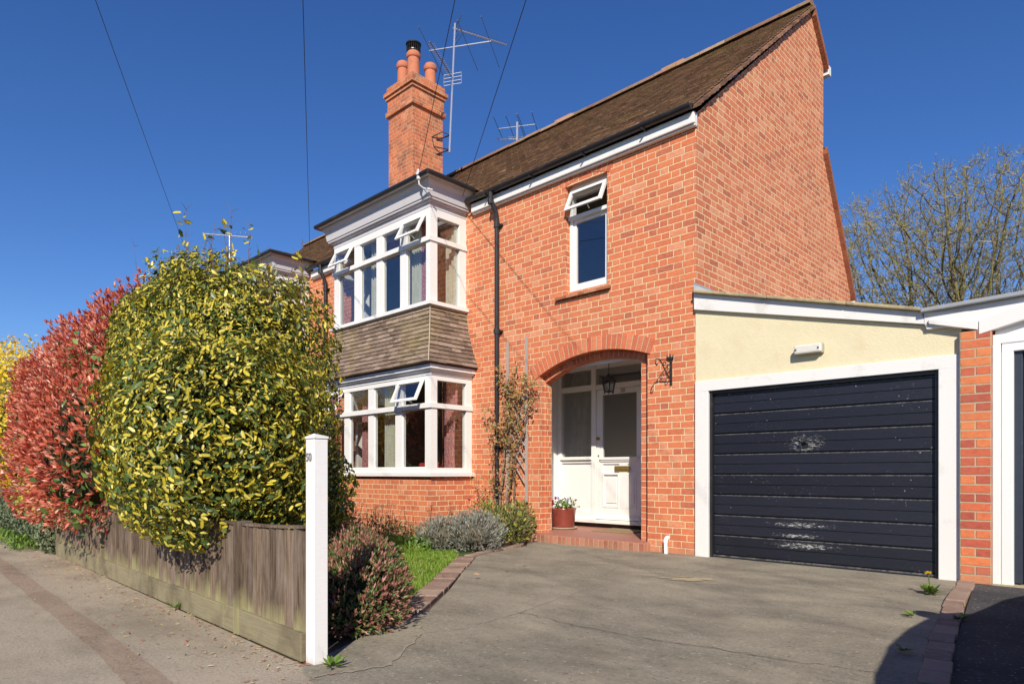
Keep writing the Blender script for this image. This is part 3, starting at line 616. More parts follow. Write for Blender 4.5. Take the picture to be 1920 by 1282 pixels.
# upper cornice, bay gutter and bay roof
def upper_cornice(parent, ux0, ux1, uy):
    mb = MB(); wrap(mb, ux0, ux1, uy, .006, 4.862, 4.93); wrap(mb, ux0, ux1, uy, .04, 4.93, 4.955); wrap(mb, ux0, ux1, uy, .075, 4.955, 4.985)
    def cove(x0, x1, y, o0, o1, z0, z1):
        A = [(x0 - o0, 0, z0), (x0 - o0, y - o0, z0), (x1 + o0, y - o0, z0), (x1 + o0, 0, z0)]; B = [(x0 - o1, 0, z1), (x0 - o1, y - o1, z1), (x1 + o1, y - o1, z1), (x1 + o1, 0, z1)]
        for i in range(3): mb.face([A[i], A[i + 1], B[i + 1], B[i]])
    cove(ux0, ux1, uy, .09, .115, 4.985, 5.13); cove(ux0, ux1, uy, .115, .15, 5.13, 5.17); cove(ux0, ux1, uy, .15, .165, 5.17, 5.215)
    mb.face([(ux0 - .09, 0, 4.985), (ux1 + .09, 0, 4.985), (ux1 + .09, uy - .09, 4.985), (ux0 - .09, uy - .09, 4.985)])
    mb.face([(ux0 - .23, 0, 5.215), (ux1 + .23, 0, 5.215), (ux1 + .23, uy - .23, 5.215), (ux0 - .23, uy - .23, 5.215)])
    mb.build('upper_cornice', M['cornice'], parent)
    mb = MB(); o = .235
    for a, b in (((ux0 - o, uy - o), (ux1 + o, uy - o)), ((ux1 + o, uy - o), (ux1 + o, -.05)), ((ux0 - o, -.05), (ux0 - o, uy - o))):
        mb.tube([(a[0], a[1], 5.235), (b[0], b[1], 5.235)], .034, 10)
    mb.build('bay_gutter', M['black'], parent, smooth=True)
    mb = MB(); o = .225; z0 = 5.262; zt = 5.62; A = [(ux0 - o, .6, z0), (ux0 - o, uy - o, z0), (ux1 + o, uy - o, z0), (ux1 + o, .6, z0)]
    tl, tr = (ux0 + .75, .45, zt), (ux1 - .75, .45, zt); n = 9
    for k in range(n):
        t0, t1 = k / n, (k + 1) / n; L = lambda p, q, t: Vector(p).lerp(Vector(q), t)
        tiles(mb, L(A[1], tl, t0), L(A[2], tr, t0), L(A[1], tl, t1), L(A[2], tr, t1), half=k % 2)
        tiles(mb, L(A[2], tr, t0), L((A[3][0], .45, z0), tr, t0), L(A[2], tr, t1), L((A[3][0], .45, z0), tr, t1), half=k % 2)
        tiles(mb, L((A[0][0], .45, z0), tl, t0), L(A[1], tl, t0), L((A[0][0], .45, z0), tl, t1), L(A[1], tl, t1), half=k % 2)
    mb.build('bay_roof', M['rooftile'], parent)
upper_cornice(house, *UBX)
# small first-floor window
mb = MB(); yf = .085; xm0, xm1 = wx0 + .005, wx1 - .005
mb.box(xm0, xm0 + .055, yf, yf + .08, wz0, 4.76); mb.box(xm1 - .055, xm1, yf, yf + .08, wz0, 4.76); mb.box(xm0 + .055, xm1 - .055, yf, yf + .08, wz0, wz0 + .05)
mb.box(xm0 - .0, xm1, yf - .03, yf + .08, 4.325, 4.375); mb.box(xm0 + .055, xm1 - .055, yf, yf + .08, 4.66, 4.72)
for i in range(16):
    xa = xm0 + (xm1 - xm0) * i / 16; xb = xm0 + (xm1 - xm0) * (i + 1) / 16; za = max(4.721, arch_z(wc, xa) - .002); zb = max(4.721, arch_z(wc, xb) - .002)
    mb.face([(xa, yf + .004, 4.72), (xb, yf + .004, 4.72), (xb, yf + .004, zb), (xa, yf + .004, za)])
# lower sash in frame
for q in ((xm0 + .055, xm0 + .10, 3.395, 4.325), (xm1 - .10, xm1 - .055, 3.395, 4.325), (xm0 + .1, xm1 - .1, 3.395, 3.47), (xm0 + .1, xm1 - .1, 4.28, 4.325)): mb.box(q[0], q[1], yf + .02, yf + .06, q[2], q[3])
w1 = mb.build('landing_window', M['white'], house, bevel=.004)
mb = MB(); mb.face([(xm0 + .1, yf + .04, 3.47), (xm1 - .1, yf + .04, 3.47), (xm1 - .1, yf + .04, 4.28), (xm0 + .1, yf + .04, 4.28)]); mb.build('pane', M['glass'], w1)
mb = MB(); casement(mb, xm0 + .04, xm1 - .04, 4.385, 4.70, yf - .02, rad(25)); mb.build('open_sash', [M['white'], M['glass']], w1)
mb = MB(); x0, x1 = -2.06, -1.17
for i in range(9):
    a = x0 + (x1 - x0) * i / 9; b = x0 + (x1 - x0) * (i + 1) / 9 - .003; mb.hexa([(a, -.055, 3.265), (b, -.055, 3.265), (b, .1, 3.30), (a, .1, 3.30), (a, -.055, 3.30), (b, -.055, 3.30), (b, .1, 3.344), (a, .1, 3.344)])
mb.build('sill', M['redtile'], w1)

# ---- roof
EY, EZ, RY, RZ = -.13, 5.075, 3.5, 8.03
def slope(mb, xa, xb, y0, z0, y1, z1, n, sag=.0, bias=0):
    for k in range(n):
        f = lambda t: (y0 + (y1 - y0) * t, z0 + (z1 - z0) * t); (ya, za), (yb, zb) = f(k / n), f((k + 1) / n)
        if y0 < y1: tiles(mb, (xa, ya, za), (xb, ya, za), (xa, yb, zb), (xb, yb, zb), half=k % 2, rn_bias=bias)
        else: tiles(mb, (xb, ya, za), (xa, ya, za), (xb, yb, zb), (xa, yb, zb), half=k % 2)
def roofs(parent, xa, xb):
    mb = MB(); slope(mb, xa, xb, EY, EZ, RY, RZ, 44); slope(mb, xa, xb, 4.12, 7.38, RY, RZ, 9); slope(mb, xa, xb, 5.5, 3.86, 4.02, 6.06, 26)
    mb.face([(xa, EY, EZ - .02), (xb, EY, EZ - .02), (xb, RY, RZ - .03), (xa, RY, RZ - .03)], rn=0)
    roof = mb.build('roof', M['rooftile'], parent)
    mb = MB(); n = int((xb - xa) / .45)
    for i in range(n):
        a = xa + (xb - xa) * i / n + .006; b = xa + (xb - xa) * (i + 1) / n - .006; jz = random.uniform(-.006, .006)
        P = lambda x, t: (x, RY - .115 * math.sin(t), RZ + .02 + .085 * math.cos(t) + jz - .02)
        for k in range(8):
            t0, t1 = -1.7 + 3.4 * k / 8, -1.7 + 3.4 * (k + 1) / 8; mb.face([P(a, t1), P(b, t1), P(b, t0), P(a, t0)], rn=i % 7 / 7)
        mb.face([P(b, -1.7 + 3.4 * k / 8) for k in range(9)], rn=.2); mb.face([P(a, -1.7 + 3.4 * k / 8) for k in range(9)], rn=.2)
    mb.build('ridge_tiles', M['ridge'], roof)
    return roof
roof = roofs(house, GX0, .035)
# verge: undercloak tiles stepping up the gable edge
mb = MB(); n = 44
for k in range(n):
    t = (k + .0) / n; t2 = t + 1.25 / n; y0, z0 = EY + .02 + (RY - EY) * t, EZ - .03 + (RZ - EZ) * t; y1, z1 = EY + .02 + (RY - EY) * t2, EZ - .03 + (RZ - EZ) * t2
    r = random.random() * .8; w = .068 + random.uniform(-.008, .008)
    mb.hexa([(-.02, y0, z0 - .012), (w, y0, z0 - .014), (w, y1, z1 - .03), (-.02, y1, z1 - .03), (-.02, y0, z0 + .034), (w, y0, z0 + .030), (w, y1, z1 + .016), (-.02, y1, z1 + .02)], rn=r)
mb.build('verge_tiles', M['verge'], roof)
for (Y0, Z0, Y1, Z1, n) in ((RY + .04, RZ - .06, 4.10, 7.38, 9), (4.04, 6.05, 5.46, 3.92, 26)):
    mb = MB()
    for k in range(n):
        t, t2 = k / n, (k + .86) / n; y0, z0 = Y0 + (Y1 - Y0) * t, Z0 + (Z1 - Z0) * t; y1, z1 = Y0 + (Y1 - Y0) * t2, Z0 + (Z1 - Z0) * t2
        mb.hexa([(-.02, y0, z0 - .09), (.07, y0, z0 - .09), (.07, y1, z1 - .09), (-.02, y1, z1 - .09), (-.02, y0, z0 + .01), (.07, y0, z0 + .01), (.07, y1, z1 + .01), (-.02, y1, z1 + .01)], rn=random.random() * .3)
    mb.build('verge_tiles', M['redtile'], roof)
mb = MB()
for X in (-2.35, -4.85):
    mb = MB(); mb.box(X - .22, X + .22, RY - .02, RY + .10, RZ + .03, RZ + .13); mb.build('ridge_vent', M['redtile'], roof)
# fascia, gutter, brackets, downpipe
def eaves(parent, xa, xb, skip=None):
    mb = MB(); mb.box(xa, xb, -.085, 0, 4.89, 5.02); mb.box(xa, xb, -.06, .0, 4.868, 4.89); f = mb.build('fascia', M['white'], parent, bevel=.02)
    mb = MB(); n = 10
    for k in range(n):
        t0, t1 = math.pi * (1 + k / n), math.pi * (1 + (k + 1) / n); c = (-.145, 5.07); R = .052
        P = lambda x, t, r: (x, c[0] + r * math.cos(t), c[1] + r * math.sin(t))
        mb.face([P(xa, t0, R), P(xb, t0, R), P(xb, t1, R), P(xa, t1, R)]); mb.face([P(xa, t1, R - .006), P(xb, t1, R - .006), P(xb, t0, R - .006), P(xa, t0, R - .006)])
    mb.face([(xb, -.145 + .052 * math.cos(math.pi * (1 + k / n)), 5.07 + .052 * math.sin(math.pi * (1 + k / n))) for k in range(n + 1)])
    x = xa + .4
    while x < xb: mb.box(x - .012, x + .012, -.20, -.08, 5.006, 5.016); x += .9
    mb.build('gutter', M['black'], parent)
eaves(house, -3.70, .02); eaves(house, GX0, -6.78)
def downpipe(parent, X, x_off=0, z0=.05):
    mb = MB(); mb.tube([(X - .03 + x_off, -.155, 5.03), (X - .03 + x_off, -.155, 4.93), (X - .015, -.13, 4.86), (X + .0, -.075, 4.74), (X, -.06, 4.66), (X, -.06, 4.55)], .036, 12)
    mb.tube([(X, -.06, 4.60), (X, -.06, z0)], .034, 12)
    for z in (4.93, 4.60, 3.05, 1.35): mb.tube([(X if z < 4.8 else X - .03 + x_off, -.06 if z < 4.8 else -.155, z), (X if z < 4.8 else X - .03 + x_off, -.06 if z < 4.8 else -.155, z - .07)], .046, 12)
    for z in (4.55, 3.0, 1.30): mb.box(X - .075, X + .075, -.045, -.002, z, z + .03)
    mb.build('downpipe', M['black'], parent)
downpipe(house, -3.165)
mb = MB(); mb.box(-.5, .06, 4.12, 4.22, 7.24, 7.38); mb.build('rear_gutter', M['white'], house)
mb = MB(); mb.box(-.5, .06, 5.40, 5.58, 3.74, 3.90); mb.build('rear_gutter', M['white'], house)
# chimney
mb = MB(); cx0, cx1, cy0, cy1 = -8.055, -7.215, 1.5, 2.3
def shaft(mb, o, z0, z1):
    a, b, c, d = cx0 - o, cx1 + o, cy0 - o, cy1 + o
    mb.box(a, b, c, d, z0, z1)
shaft(mb, 0, 5.4, 8.56); shaft(mb, .05, 8.56, 8.66); shaft(mb, .018, 8.66, 8.92); shaft(mb, .05, 8.92, 8.985); shaft(mb, .085, 8.985, 9.06); shaft(mb, .035, 9.06, 9.19)
chim = mb.build('chimney', M['brick_chim'], roof)
mb = MB(); shaft(mb, -.02, 9.192, 9.24); mb.build('flaunching', M['mortar'], chim)
def pot(c, r, h, cap=None):
    mb = MB(); mb.lathe((*c, 9.2), [(r * 1.08, 0), (r, .05), (r * .92, h - .14), (r * 1.05, h - .13), (r * 1.13, h - .10), (r * 1.13, h - .05), (r, h - .02), (r * .95, h), (r * .8, h), (r * .78, h - .3)], 22); mb.build('chimney_pot', M['terracotta'], chim, smooth=False)
pot((-7.86, 1.73), .125, .56); pot((-7.53, 1.76), .135, .66); pot((-7.36, 2.08), .125, .46)
mb = MB(); c = (-7.53, 1.76); z = 9.86
mb.lathe((*c, z), [(.125, -.02), (.15, 0), (.15, .02), (.10, .02)], 20); mb.lathe((*c, z + .15), [(.16, 0), (.165, .02), (.12, .05), (0, .06)], 20)
for k in range(20):
    a = k * math.pi / 10; mb.tube([(c[0] + .14 * math.cos(a), c[1] + .14 * math.sin(a), z), (c[0] + .14 * math.cos(a), c[1] + .14 * math.sin(a), z + .16)], .009, 4)
mb.build('cowl', M['black'], chim)

# ------------------------------------------------------------------ next-door half
nb = T('semi_detached_house', 'adjoining half of the brick pair, its grey-white bay top rising behind the clipped shrubs', 'house', (-15.3, 0, 0))
nux0, nux1 = 2 * GX0 - UBX[1], 2 * GX0 - UBX[0]; nlx0, nlx1 = 2 * GX0 - LBX[1], 2 * GX0 - LBX[0]
mb = MB(); grid_wall(mb, [-15.3, nlx0, nux0, nux1, nlx1, GX0], [-.05, .9, 2.45, 3.45, 4.9, 5.06], lambda x, z: nux0 < x < nux1 and 3.45 < z < 4.9, 0)
mb.face([(-15.3, 0, -.05), (-15.3, 5.35, -.05), (-15.3, 5.35, 4), (-15.3, 3.5, 7.9), (-15.3, 0, 5.03)])
mb.face([(nlx0, -.8, -.05), (nlx1, -.8, -.05), (nlx1, -.8, 2.4), (nlx0, -.8, 2.4)]); mb.face([(nlx1, -.8, -.05), (nlx1, 0, -.05), (nlx1, 0, 2.4), (nlx1, -.8, 2.4)])
mb.build('wall', M['brick_nb'], nb)
roofs(nb, -15.33, GX0)
nl = [(2 * GX0 - b, 2 * GX0 - a) for a, b in UL][::-1]
bay('bay_window', nux0, nux1, -.71, 3.42, 3.487, 4.367, 4.437, 4.745, 4.86, nl, (-.575, -.135), .1, nb, {})
upper_cornice(nb, nux0, nux1, -.71); eaves(nb, nux1 + .23, GX0); downpipe(nb, -7.98)
mb = MB(); room(mb, -12.5, -8.2, .02, 4, 3.0, 4.98); mb.build('interior_room', M['room'], nb)
mb = MB()
for k in range(8):
    t0, t1 = k / 8, (k + 1) / 8; z0, z1 = 3.415 - .885 * t0, 3.415 - .885 * t1; o0, o1 = .23 * t0, .23 * t1
    tiles(mb, (nux0 - o1, -.71 - o1, z1), (nux1 + o1, -.71 - o1, z1), (nux0 - o0, -.71 - o0, z0), (nux1 + o0, -.71 - o0, z0)); tiles(mb, (nux1 + o1, -.71 - o1, z1), (nux1 + o1, 0, z1), (nux1 + o0, -.71 - o0, z0), (nux1 + o0, 0, z0))
mb.build('hung_tile_skirt', M['skirttile'], nb)

# ------------------------------------------------------------------ garage
gar = T('garage', 'lean-to garage with scuffed navy black slatted door under a cream rendered panel', 'garage', (0, 0, 0))
def roofz(x): return 2.985 - (2.985 - 2.395) * x / 2.24
mb = MB(); mb.box(.004, .165, -.035, .12, -.02, 1.86); mb.box(2.365, 2.525, -.035, .12, -.02, 1.86); mb.box(.004, 2.525, -.035, .12, 1.86, 1.975)
gf = mb.build('door_frame', M['oldwhite'], gar, bevel=.006)
mb = MB(); mb.hexa([(.0, -.012, 1.978), (2.532, -.012, 1.978), (2.532, .11, 1.978), (.0, .11, 1.978), (.0, -.012, 2.80), (2.532, -.012, 2.20), (2.532, .11, 2.20), (.0, .11, 2.80)])
mb.build('rendered_panel', M['render'], gar)
mb = MB(); mb.box(.165, .195, .0, .09, 0, 1.86); mb.box(2.335, 2.365, .0, .09, 0, 1.86); mb.box(.195, 2.335, .0, .09, 1.825, 1.86)
mb.build('door_track', M['black'], gar, bevel=.003)
mb = MB(); H0, H1 = .035, 1.825; n = 8
mb.box(.2, 2.33, .07, .085, .012, 1.822, rn=.2)
for i in range(n):
    a = H0 + (H1 - H0) * i / n; b = H0 + (H1 - H0) * (i + 1) / n; m = (a + b) / 2; y = .04; r = random.random()
    # each pressed board: lower half, fine centre groove, upper half, deep joint
    mb.hexa([(.2, y, a + .010), (2.33, y, a + .010), (2.33, .069, a + .010), (.2, .069, a + .010), (.2, y, m - .003), (2.33, y, m - .003), (2.33, .069, m - .003), (.2, .069, m - .003)], rn=r)
    mb.hexa([(.2, y + .003, m + .001), (2.33, y + .003, m + .001), (2.33, .069, m + .001), (.2, .069, m + .001), (.2, y + .003, b - .006), (2.33, y + .003, b - .006), (2.33, .069, b - .006), (.2, .069, b - .006)], rn=r)
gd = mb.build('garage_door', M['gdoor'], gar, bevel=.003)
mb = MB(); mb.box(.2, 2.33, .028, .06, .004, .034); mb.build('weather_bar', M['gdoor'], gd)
mb = MB(); mb.box(1.165, 1.225, .032, .042, 1.20, 1.25); mb.tube([(1.19, .035, 1.255), (1.19, .0, 1.258)], .014, 8); mb.tube([(1.145, .0, 1.245), (1.19, -.004, 1.258), (1.235, .0, 1.268)], [.010, .013, .009], 8); mb.build('handle', M['black'], gd)
# fascia board with peeling lower lip
mb = MB()
def sl(x0, x1, zt0, zt1, zb0, zb1, y0, y1): mb.hexa([(x0, y0, zb0), (x1, y0, zb1), (x1, y1, zb1), (x0, y1, zb0), (x0, y0, zt0), (x1, y0, zt1), (x1, y1, zt1), (x0, y1, zt0)])
sl(.002, 2.262, roofz(0) - .012, roofz(2.26) - .012, 2.79, 2.27, -.055, -.013)
sl(2.262, 2.68, 2.378, 2.315, 2.265, 2.150, -.060, -.013)
sl(2.30, 2.66, 2.30, 2.235, 2.262, 2.155, -.085, -.061)
mb.build('fascia_board', M['oldwhite'], gar, bevel=.004)
mb = MB(); mb.hexa([(.0, -.018, 2.79 - .012), (2.532, -.018, 2.19), (2.532, -.012, 2.19), (.0, -.012, 2.778), (.0, -.018, 2.79), (2.532, -.018, 2.202), (2.532, -.012, 2.202), (.0, -.012, 2.79)]); 
mb = MB()
for i, (a, b) in enumerate(((.02, .85), (.855, 1.62), (1.625, 2.24))):
    sl(a, b, roofz(a) + .022, roofz(b) + .022, roofz(a) - .010, roofz(b) - .010, -.11, .30)
mb.build('verge_coping', M['coping'], gar, bevel=.008)
mb = MB(); sl(.003, 2.30, roofz(0) - .03, roofz(2.3) - .03, roofz(0) - .07, roofz(2.3) - .07, .30, 5.2); mb.build('roof_sheet', M['lead'], gar)
mb = MB(); mb.face([(.006, -.07, 3.07), (.006, -.07, 2.98), (.26, -.07, 2.945), (.20, .02, 2.965)]); mb.hexa([(.002, -.05, 2.985), (.24, -.05, 2.93), (.24, 5, 2.93), (.002, 5, 2.985), (.002, -.05, 3.10), (.012, -.05, 3.02), (.012, 5, 3.02), (.002, 5, 3.10)])
mb.build('flashing', M['lead'], gar)
mb = MB(); mb.box(.0, 2.53, 5.2, 5.3, 0, 2.3); mb.box(.01, 2.52, .12, 5.2, 1.99, 2.02); mb.build('rear_wall', M['room'], gar)
mb = MB(); mb.box(2.532, 2.7555, -.075, .25, -.02, 2.152); mb.build('brick_pier', M['pier'], gar)

ng = T('garage', 'next-door garage on the right edge with white panelled surround and dark ribbed door', 'garage', (2.77, 0, 0))
mb = MB(); mb.box(2.758, 2.815, -.06, .12, .01, 2.02); mb.box(2.818, 2.90, -.055, .12, .01, 1.95); mb.box(2.758, 5.0, -.052, .12, 2.02, 2.10); mb.box(2.82, 5.0, -.045, .12, 1.95, 2.02); mb.build('door_surround', M['white'], ng, bevel=.006)
mb = MB(); mb.box(2.77, 5.0, .0, .05, 2.10, 2.42); mb.build('gable_panel', M['white'], ng)
mb = MB(); mb.hexa([(2.667, -.08, 2.115), (4.2, -.08, 2.50), (4.2, -.02, 2.50), (2.667, -.02, 2.115), (2.667, -.08, 2.235), (4.2, -.08, 2.70), (4.2, -.02, 2.70), (2.667, -.02, 2.235)])
mb.hexa([(2.28, -.055, 2.22), (5, -.055, 2.22), (5, -.0, 2.22), (2.28, -.0, 2.22), (2.24, -.055, 2.365), (5, -.055, 2.44), (5, 0, 2.44), (2.24, 0, 2.365)])
mb.build('barge_board', M['oldwhite'], ng, bevel=.004)
mb = MB(); mb.hexa([(2.245, -.12, 2.367), (5, -.12, 2.442), (5, 4, 2.442), (2.245, 4, 2.367), (2.245, -.12, 2.402), (5, -.12, 2.478), (5, 4, 2.478), (2.245, 4, 2.402)]); mb.build('roof', M['lead'], ng, bevel=.006)
mb = MB(); mb.box(2.90, 2.955, -.01, .09, .03, 1.95); mb.build('door_track', simple('blue_black_metal', (.03, .036, .055), .4, 12, .2), ng, bevel=.004)
mb = MB()
for k in range(26): x = 2.957 + k * .08; mb.box(x, x + .072, .02, .05, .03, 1.95)
mb.box(2.957, 5.0, .045, .06, .03, 1.95); mb.build('garage_door', bpy.data.materials['blue_black_metal'], ng, bevel=.006)
mb = MB(); mb.box(2.76, 5.0, -.08, .1, -.02, .018); mb.build('threshold', M['cementstain'], ng)

# ------------------------------------------------------------------ fittings on the wall
gl = T('bulkhead_light', 'oblong off-white bulkhead lamp on the cream render above the garage door', 'outdoor light', (1.27, -.012, 2.17))
mb = MB(); x0, x1, z0, z1 = 1.125, 1.40, 2.125, 2.225
mb.box(x0, x1, -.055, -.012, z0, z1); mb.build('base', simple('dull_grey_plastic', (.34, .32, .25), .7, 20, .1), gl, bevel=.012)
mb = MB(); mb.box(x0 + .006, x1 - .006, -.105, -.055, z0 + .008, z1 - .004); mb.build('diffuser', simple('milky_diffuser', (.66, .63, .57), .5, 30, .08, dirt=(.45, .42, .34), dsc=9), gl, bevel=.016)
for x in (x0 + .028, x1 - .03): mb = MB(); mb.tube([(x, -.104, 2.175), (x, -.111, 2.175)], .010, 8); mb.build('screw', M['rod'], gl)

br = T('hanging_basket_bracket', 'black wrought iron scroll bracket fixed right of the porch arch', 'bracket', (-.32, 0, 2.1))
mb = MB(); mb.box(-.335, -.305, -.008, 0, 1.965, 2.30)
def arc(c, r, a0, a1, n=14, y=None, sx=1, sp=0): return [(c[0], c[1] - (r * (1 - sp * i / n)) * math.cos(rad(a0 + (a1 - a0) * i / n)), c[2] + (r * (1 - sp * i / n)) * math.sin(rad(a0 + (a1 - a0) * i / n))) for i in range(n + 1)]
X = -.32
mb.tube([(X, -.01, 2.02), (X, -.10, 2.10), (X, -.20, 2.20), (X, -.27, 2.245), (X, -.325, 2.235), (X, -.34, 2.19), (X, -.315, 2.165), (X, -.295, 2.185)], .0075, 6)
mb.tube([(X, -.01, 2.235), (X, -.09, 2.25), (X, -.17, 2.25), (X, -.24, 2.235)], .0065, 6)
mb.tube(arc((X, -.065, 2.07), .055, 180, -160, 20, sp=.7), .005, 5); mb.tube(arc((X, -.06, 2.19), .045, -180, 140, 20, sp=.7), .005, 5); mb.tube(arc((X, -.15, 2.20), .035, 200, -120, 18, sp=.7), .005, 5)
for dx, dz in ((-.03, .05), (0, .07), (.03, .05), (-.015, .03)): mb.hexa([(X + dx - .012, -.02, 2.27), (X + dx + .012, -.02, 2.27), (X + dx + .012, -.012, 2.27), (X + dx - .012, -.012, 2.27), (X + dx * 1.4 - .002, -.03, 2.27 + dz), (X + dx * 1.4 + .002, -.03, 2.27 + dz), (X + dx * 1.4 + .002, -.022, 2.27 + dz), (X + dx * 1.4 - .002, -.022, 2.27 + dz)])
mb.build('scroll_arm', M['iron'], br)

ln = T('hanging_lantern', 'small black hexagonal glass lantern hanging on a chain in the porch', 'lantern', (-1.64, .6, 2.15))
mb = MB(); c = (-1.64, .6)
def hexr(r, z, k): a = rad(60 * k + 12); return (c[0] + r * math.cos(a), c[1] + r * math.sin(a), z)
for k in range(6):
    mb.tube([hexr(.066, 2.06, k), hexr(.098, 2.215, k)], .0075, 5); mb.tube([hexr(.098, 2.215, k), hexr(.098, 2.215, k + 1)], .007, 5); mb.tube([hexr(.066, 2.06, k), hexr(.066, 2.06, k + 1)], .007, 5)
    mb.tube([hexr(.066, 2.06, k), hexr(.070, 2.035, k)], .007, 5)
    mb.face([hexr(.130, 2.212, k), hexr(.130, 2.212, k + 1), hexr(.03, 2.285, k + 1), hexr(.03, 2.285, k)]); mb.face([hexr(.130, 2.212, k), hexr(.130, 2.212, k + 1), (c[0], c[1], 2.212)])
mb.tube([(c[0], c[1], 2.28), (c[0], c[1], 2.31)], [.03, .01], 8); mb.face([hexr(.066, 2.06, k) for k in range(6)]); mb.build('cage', M['iron'], ln)
mb = MB()
for k in range(6): mb.face([hexr(.062, 2.065, k), hexr(.062, 2.065, k + 1), hexr(.093, 2.21, k + 1), hexr(.093, 2.21, k)])
mb.build('pane', glass_mat('frosted_lantern_glass', (.75, .76, .72)), ln)
mb = MB(); mb.lathe((c[0], c[1], 2.09), [(.012, 0), (.014, .03), (.03, .06), (.03, .08), (.015, .10), (0, .105)], 12); mb.build('bulb', simple('white_bulb', (.8, .8, .78), .3, 5, .02), ln, smooth=True)
mb = MB()
for i in range(13):
    z = 2.31 + i * .024
    mb.tube([(c[0] + (.007 if i % 2 else 0) * math.cos(t), c[1] + (0 if i % 2 else .007) * math.cos(t), z + .014 + .014 * math.sin(t)) for t in [j * math.pi / 4 for j in range(9)]], .0025, 4)
mb.build('chain', M['iron'], ln)

op = T('overflow_pipe', 'short white plastic pipe rising from the ground against the brick wall', 'pipe', (-.36, -.05, 0))
mb = MB(); mb.tube([(-.345, -.075, -.02), (-.35, -.07, .06), (-.36, -.055, .13)], .022, 12); mb.tube([(-.36, -.057, .125), (-.362, -.05, .165), (-.362, -.02, .185), (-.362, .0, .185)], .026, 12); mb.build('pipe', simple('white_plastic', (.8, .8, .8), .4, 8, .05), op, smooth=True)
mt = MB(); mt.box(-2.05, -1.42, .74, 1.27, .113, .128); o = mt.build('doormat', simple('coir_matting', (.30, .21, .11), .98, 160, .5, .006), bevel=.004); tag(o, 'brown coir doormat lying on the red porch tiles', 'doormat')

# flower pot with pansies
fp = T('flower_pot', 'glazed red-brown plant pot of pansies standing at the left of the porch', 'plant pot', (-2.58, .80, .113))
pc = (-2.60, .78)
mb = MB(); mb.lathe((*pc, .128), [(.0, .0), (.155, 0), (.165, .03), (.188, .26), (.195, .275), (.195, .30), (.175, .30), (.172, .27), (0, .26)], 28)
pot_m = G('glazed_oxblood'); _o = pot_m.obj(); pot_mat = pot_m.out(pot_m.mix(pot_m.noise(_o, 5, 5, .6), (.16, .03, .025), (.30, .07, .045)), .22, pot_m.noise(_o, 20, 2), .002, .3, coat=.3)
mb.build('pot', pot_mat, fp, smooth=True)
mb = MB(); mb.lathe((*pc, .113), [(0, 0), (.19, 0), (.215, .02), (.215, .03), (.2, .03), (.18, .012), (0, .012)], 28); mb.build('saucer', M['mortar'], fp)

# ------------------------------------------------------------------ foliage engine
def leaf_geo(kind):
    if kind == 'broad':
        a = [0, .18, .5, .8, 1]; w = [.05, .36, .5, .30, .0]
    elif kind == 'narrow':
        a = [0, .25, .6, 1]; w = [.05, .40, .5, .0]
    else:
        a = [0, .5, 1]; w = [.15, .5, .0]
    V = []; F = []; U = []
    for x, q in zip(a, w):
        if q > 0: V += [(x, -q, .18 * q - .10 * x * x), (x, 0, -.10 * x * x), (x, q, .18 * q - .10 * x * x)]; U += [(x, .5 - q), (x, .5), (x, .5 + q)]
        else: V += [(x, 0, -.10 * x * x)]; U += [(x, .5)]
    m = len(a)
    for i in range(m - 2):
        b = i * 3; F += [(b, b + 3, b + 4, b + 1), (b + 1, b + 4, b + 5, b + 2)]
    b = (m - 2) * 3; t = b + 3; F += [(b, t, b + 1), (b + 1, t, b + 2)]
    return np.array(V), F, np.array(U)
def leaves(name, mat, pos, ax, nr, L, W, kind='broad', parent=None, rnd=None, label=None):
    V, F, U = leaf_geo(kind); n = len(pos); ax = ax / np.linalg.norm(ax, axis=1, keepdims=True)
    si = np.cross(nr, ax); si /= (np.linalg.norm(si, axis=1, keepdims=True) + 1e-9); nn = np.cross(ax, si)
    L = np.broadcast_to(L, (n,)); W = np.broadcast_to(W, (n,)); off = np.array(WL.get(parent.name, Vector())) if parent else np.zeros(3)
    P = pos[:, None, :] + ax[:, None, :] * (V[None, :, 0:1] * L[:, None, None]) + si[:, None, :] * (V[None, :, 1:2] * W[:, None, None]) + nn[:, None, :] * (V[None, :, 2:3] * W[:, None, None] * 1.3)
    P = (P - off).reshape(-1, 3); k = len(V); fl = np.concatenate([np.array(f) for f in F]); ls = np.array([len(f) for f in F])
    loops = (np.arange(n)[:, None] * k + fl[None, :]).ravel(); tot = np.tile(ls, n); start = np.concatenate([[0], np.cumsum(tot)[:-1]])
    me = bpy.data.meshes.new(name); me.vertices.add(len(P)); me.vertices.foreach_set('co', P.ravel()); me.loops.add(len(loops)); me.loops.foreach_set('vertex_index', loops.astype(np.int32))
    me.polygons.add(len(tot)); me.polygons.foreach_set('loop_start', start.astype(np.int32))
    try: me.polygons.foreach_set('loop_total', tot.astype(np.int32))
    except Exception: pass
    me.polygons.foreach_set('use_smooth', np.ones(len(tot), bool)); me.update(calc_edges=True)
    ul = me.uv_layers.new(name='UVMap'); ul.data.foreach_set('uv', np.tile(U[fl], (n, 1)).ravel().astype(np.float32))
    r = RNG.random(n) if rnd is None else rnd
    at = me.attributes.new('rnd', 'FLOAT', 'FACE'); at.data.foreach_set('value', np.repeat(r, len(F)).astype(np.float32))
    me.materials.append(mat); o = bpy.data.objects.new(name, me); col().objects.link(o)
    if parent: o.parent = parent; WL[o.name] = WL[parent.name]
    return o
def unit(n):
    v = RNG.normal(size=(n, 3)); return v / np.linalg.norm(v, axis=1, keepdims=True)
def lump(v, seed, f=3.):
    r = np.random.default_rng(seed); s = np.zeros(len(v))
    for k in range(9):
        d = r.normal(size=3) * f * (1 + k * .35); s += np.sin(v @ d + r.uniform(0, 6.3)) / (1 + k * .35)
    return s / 3
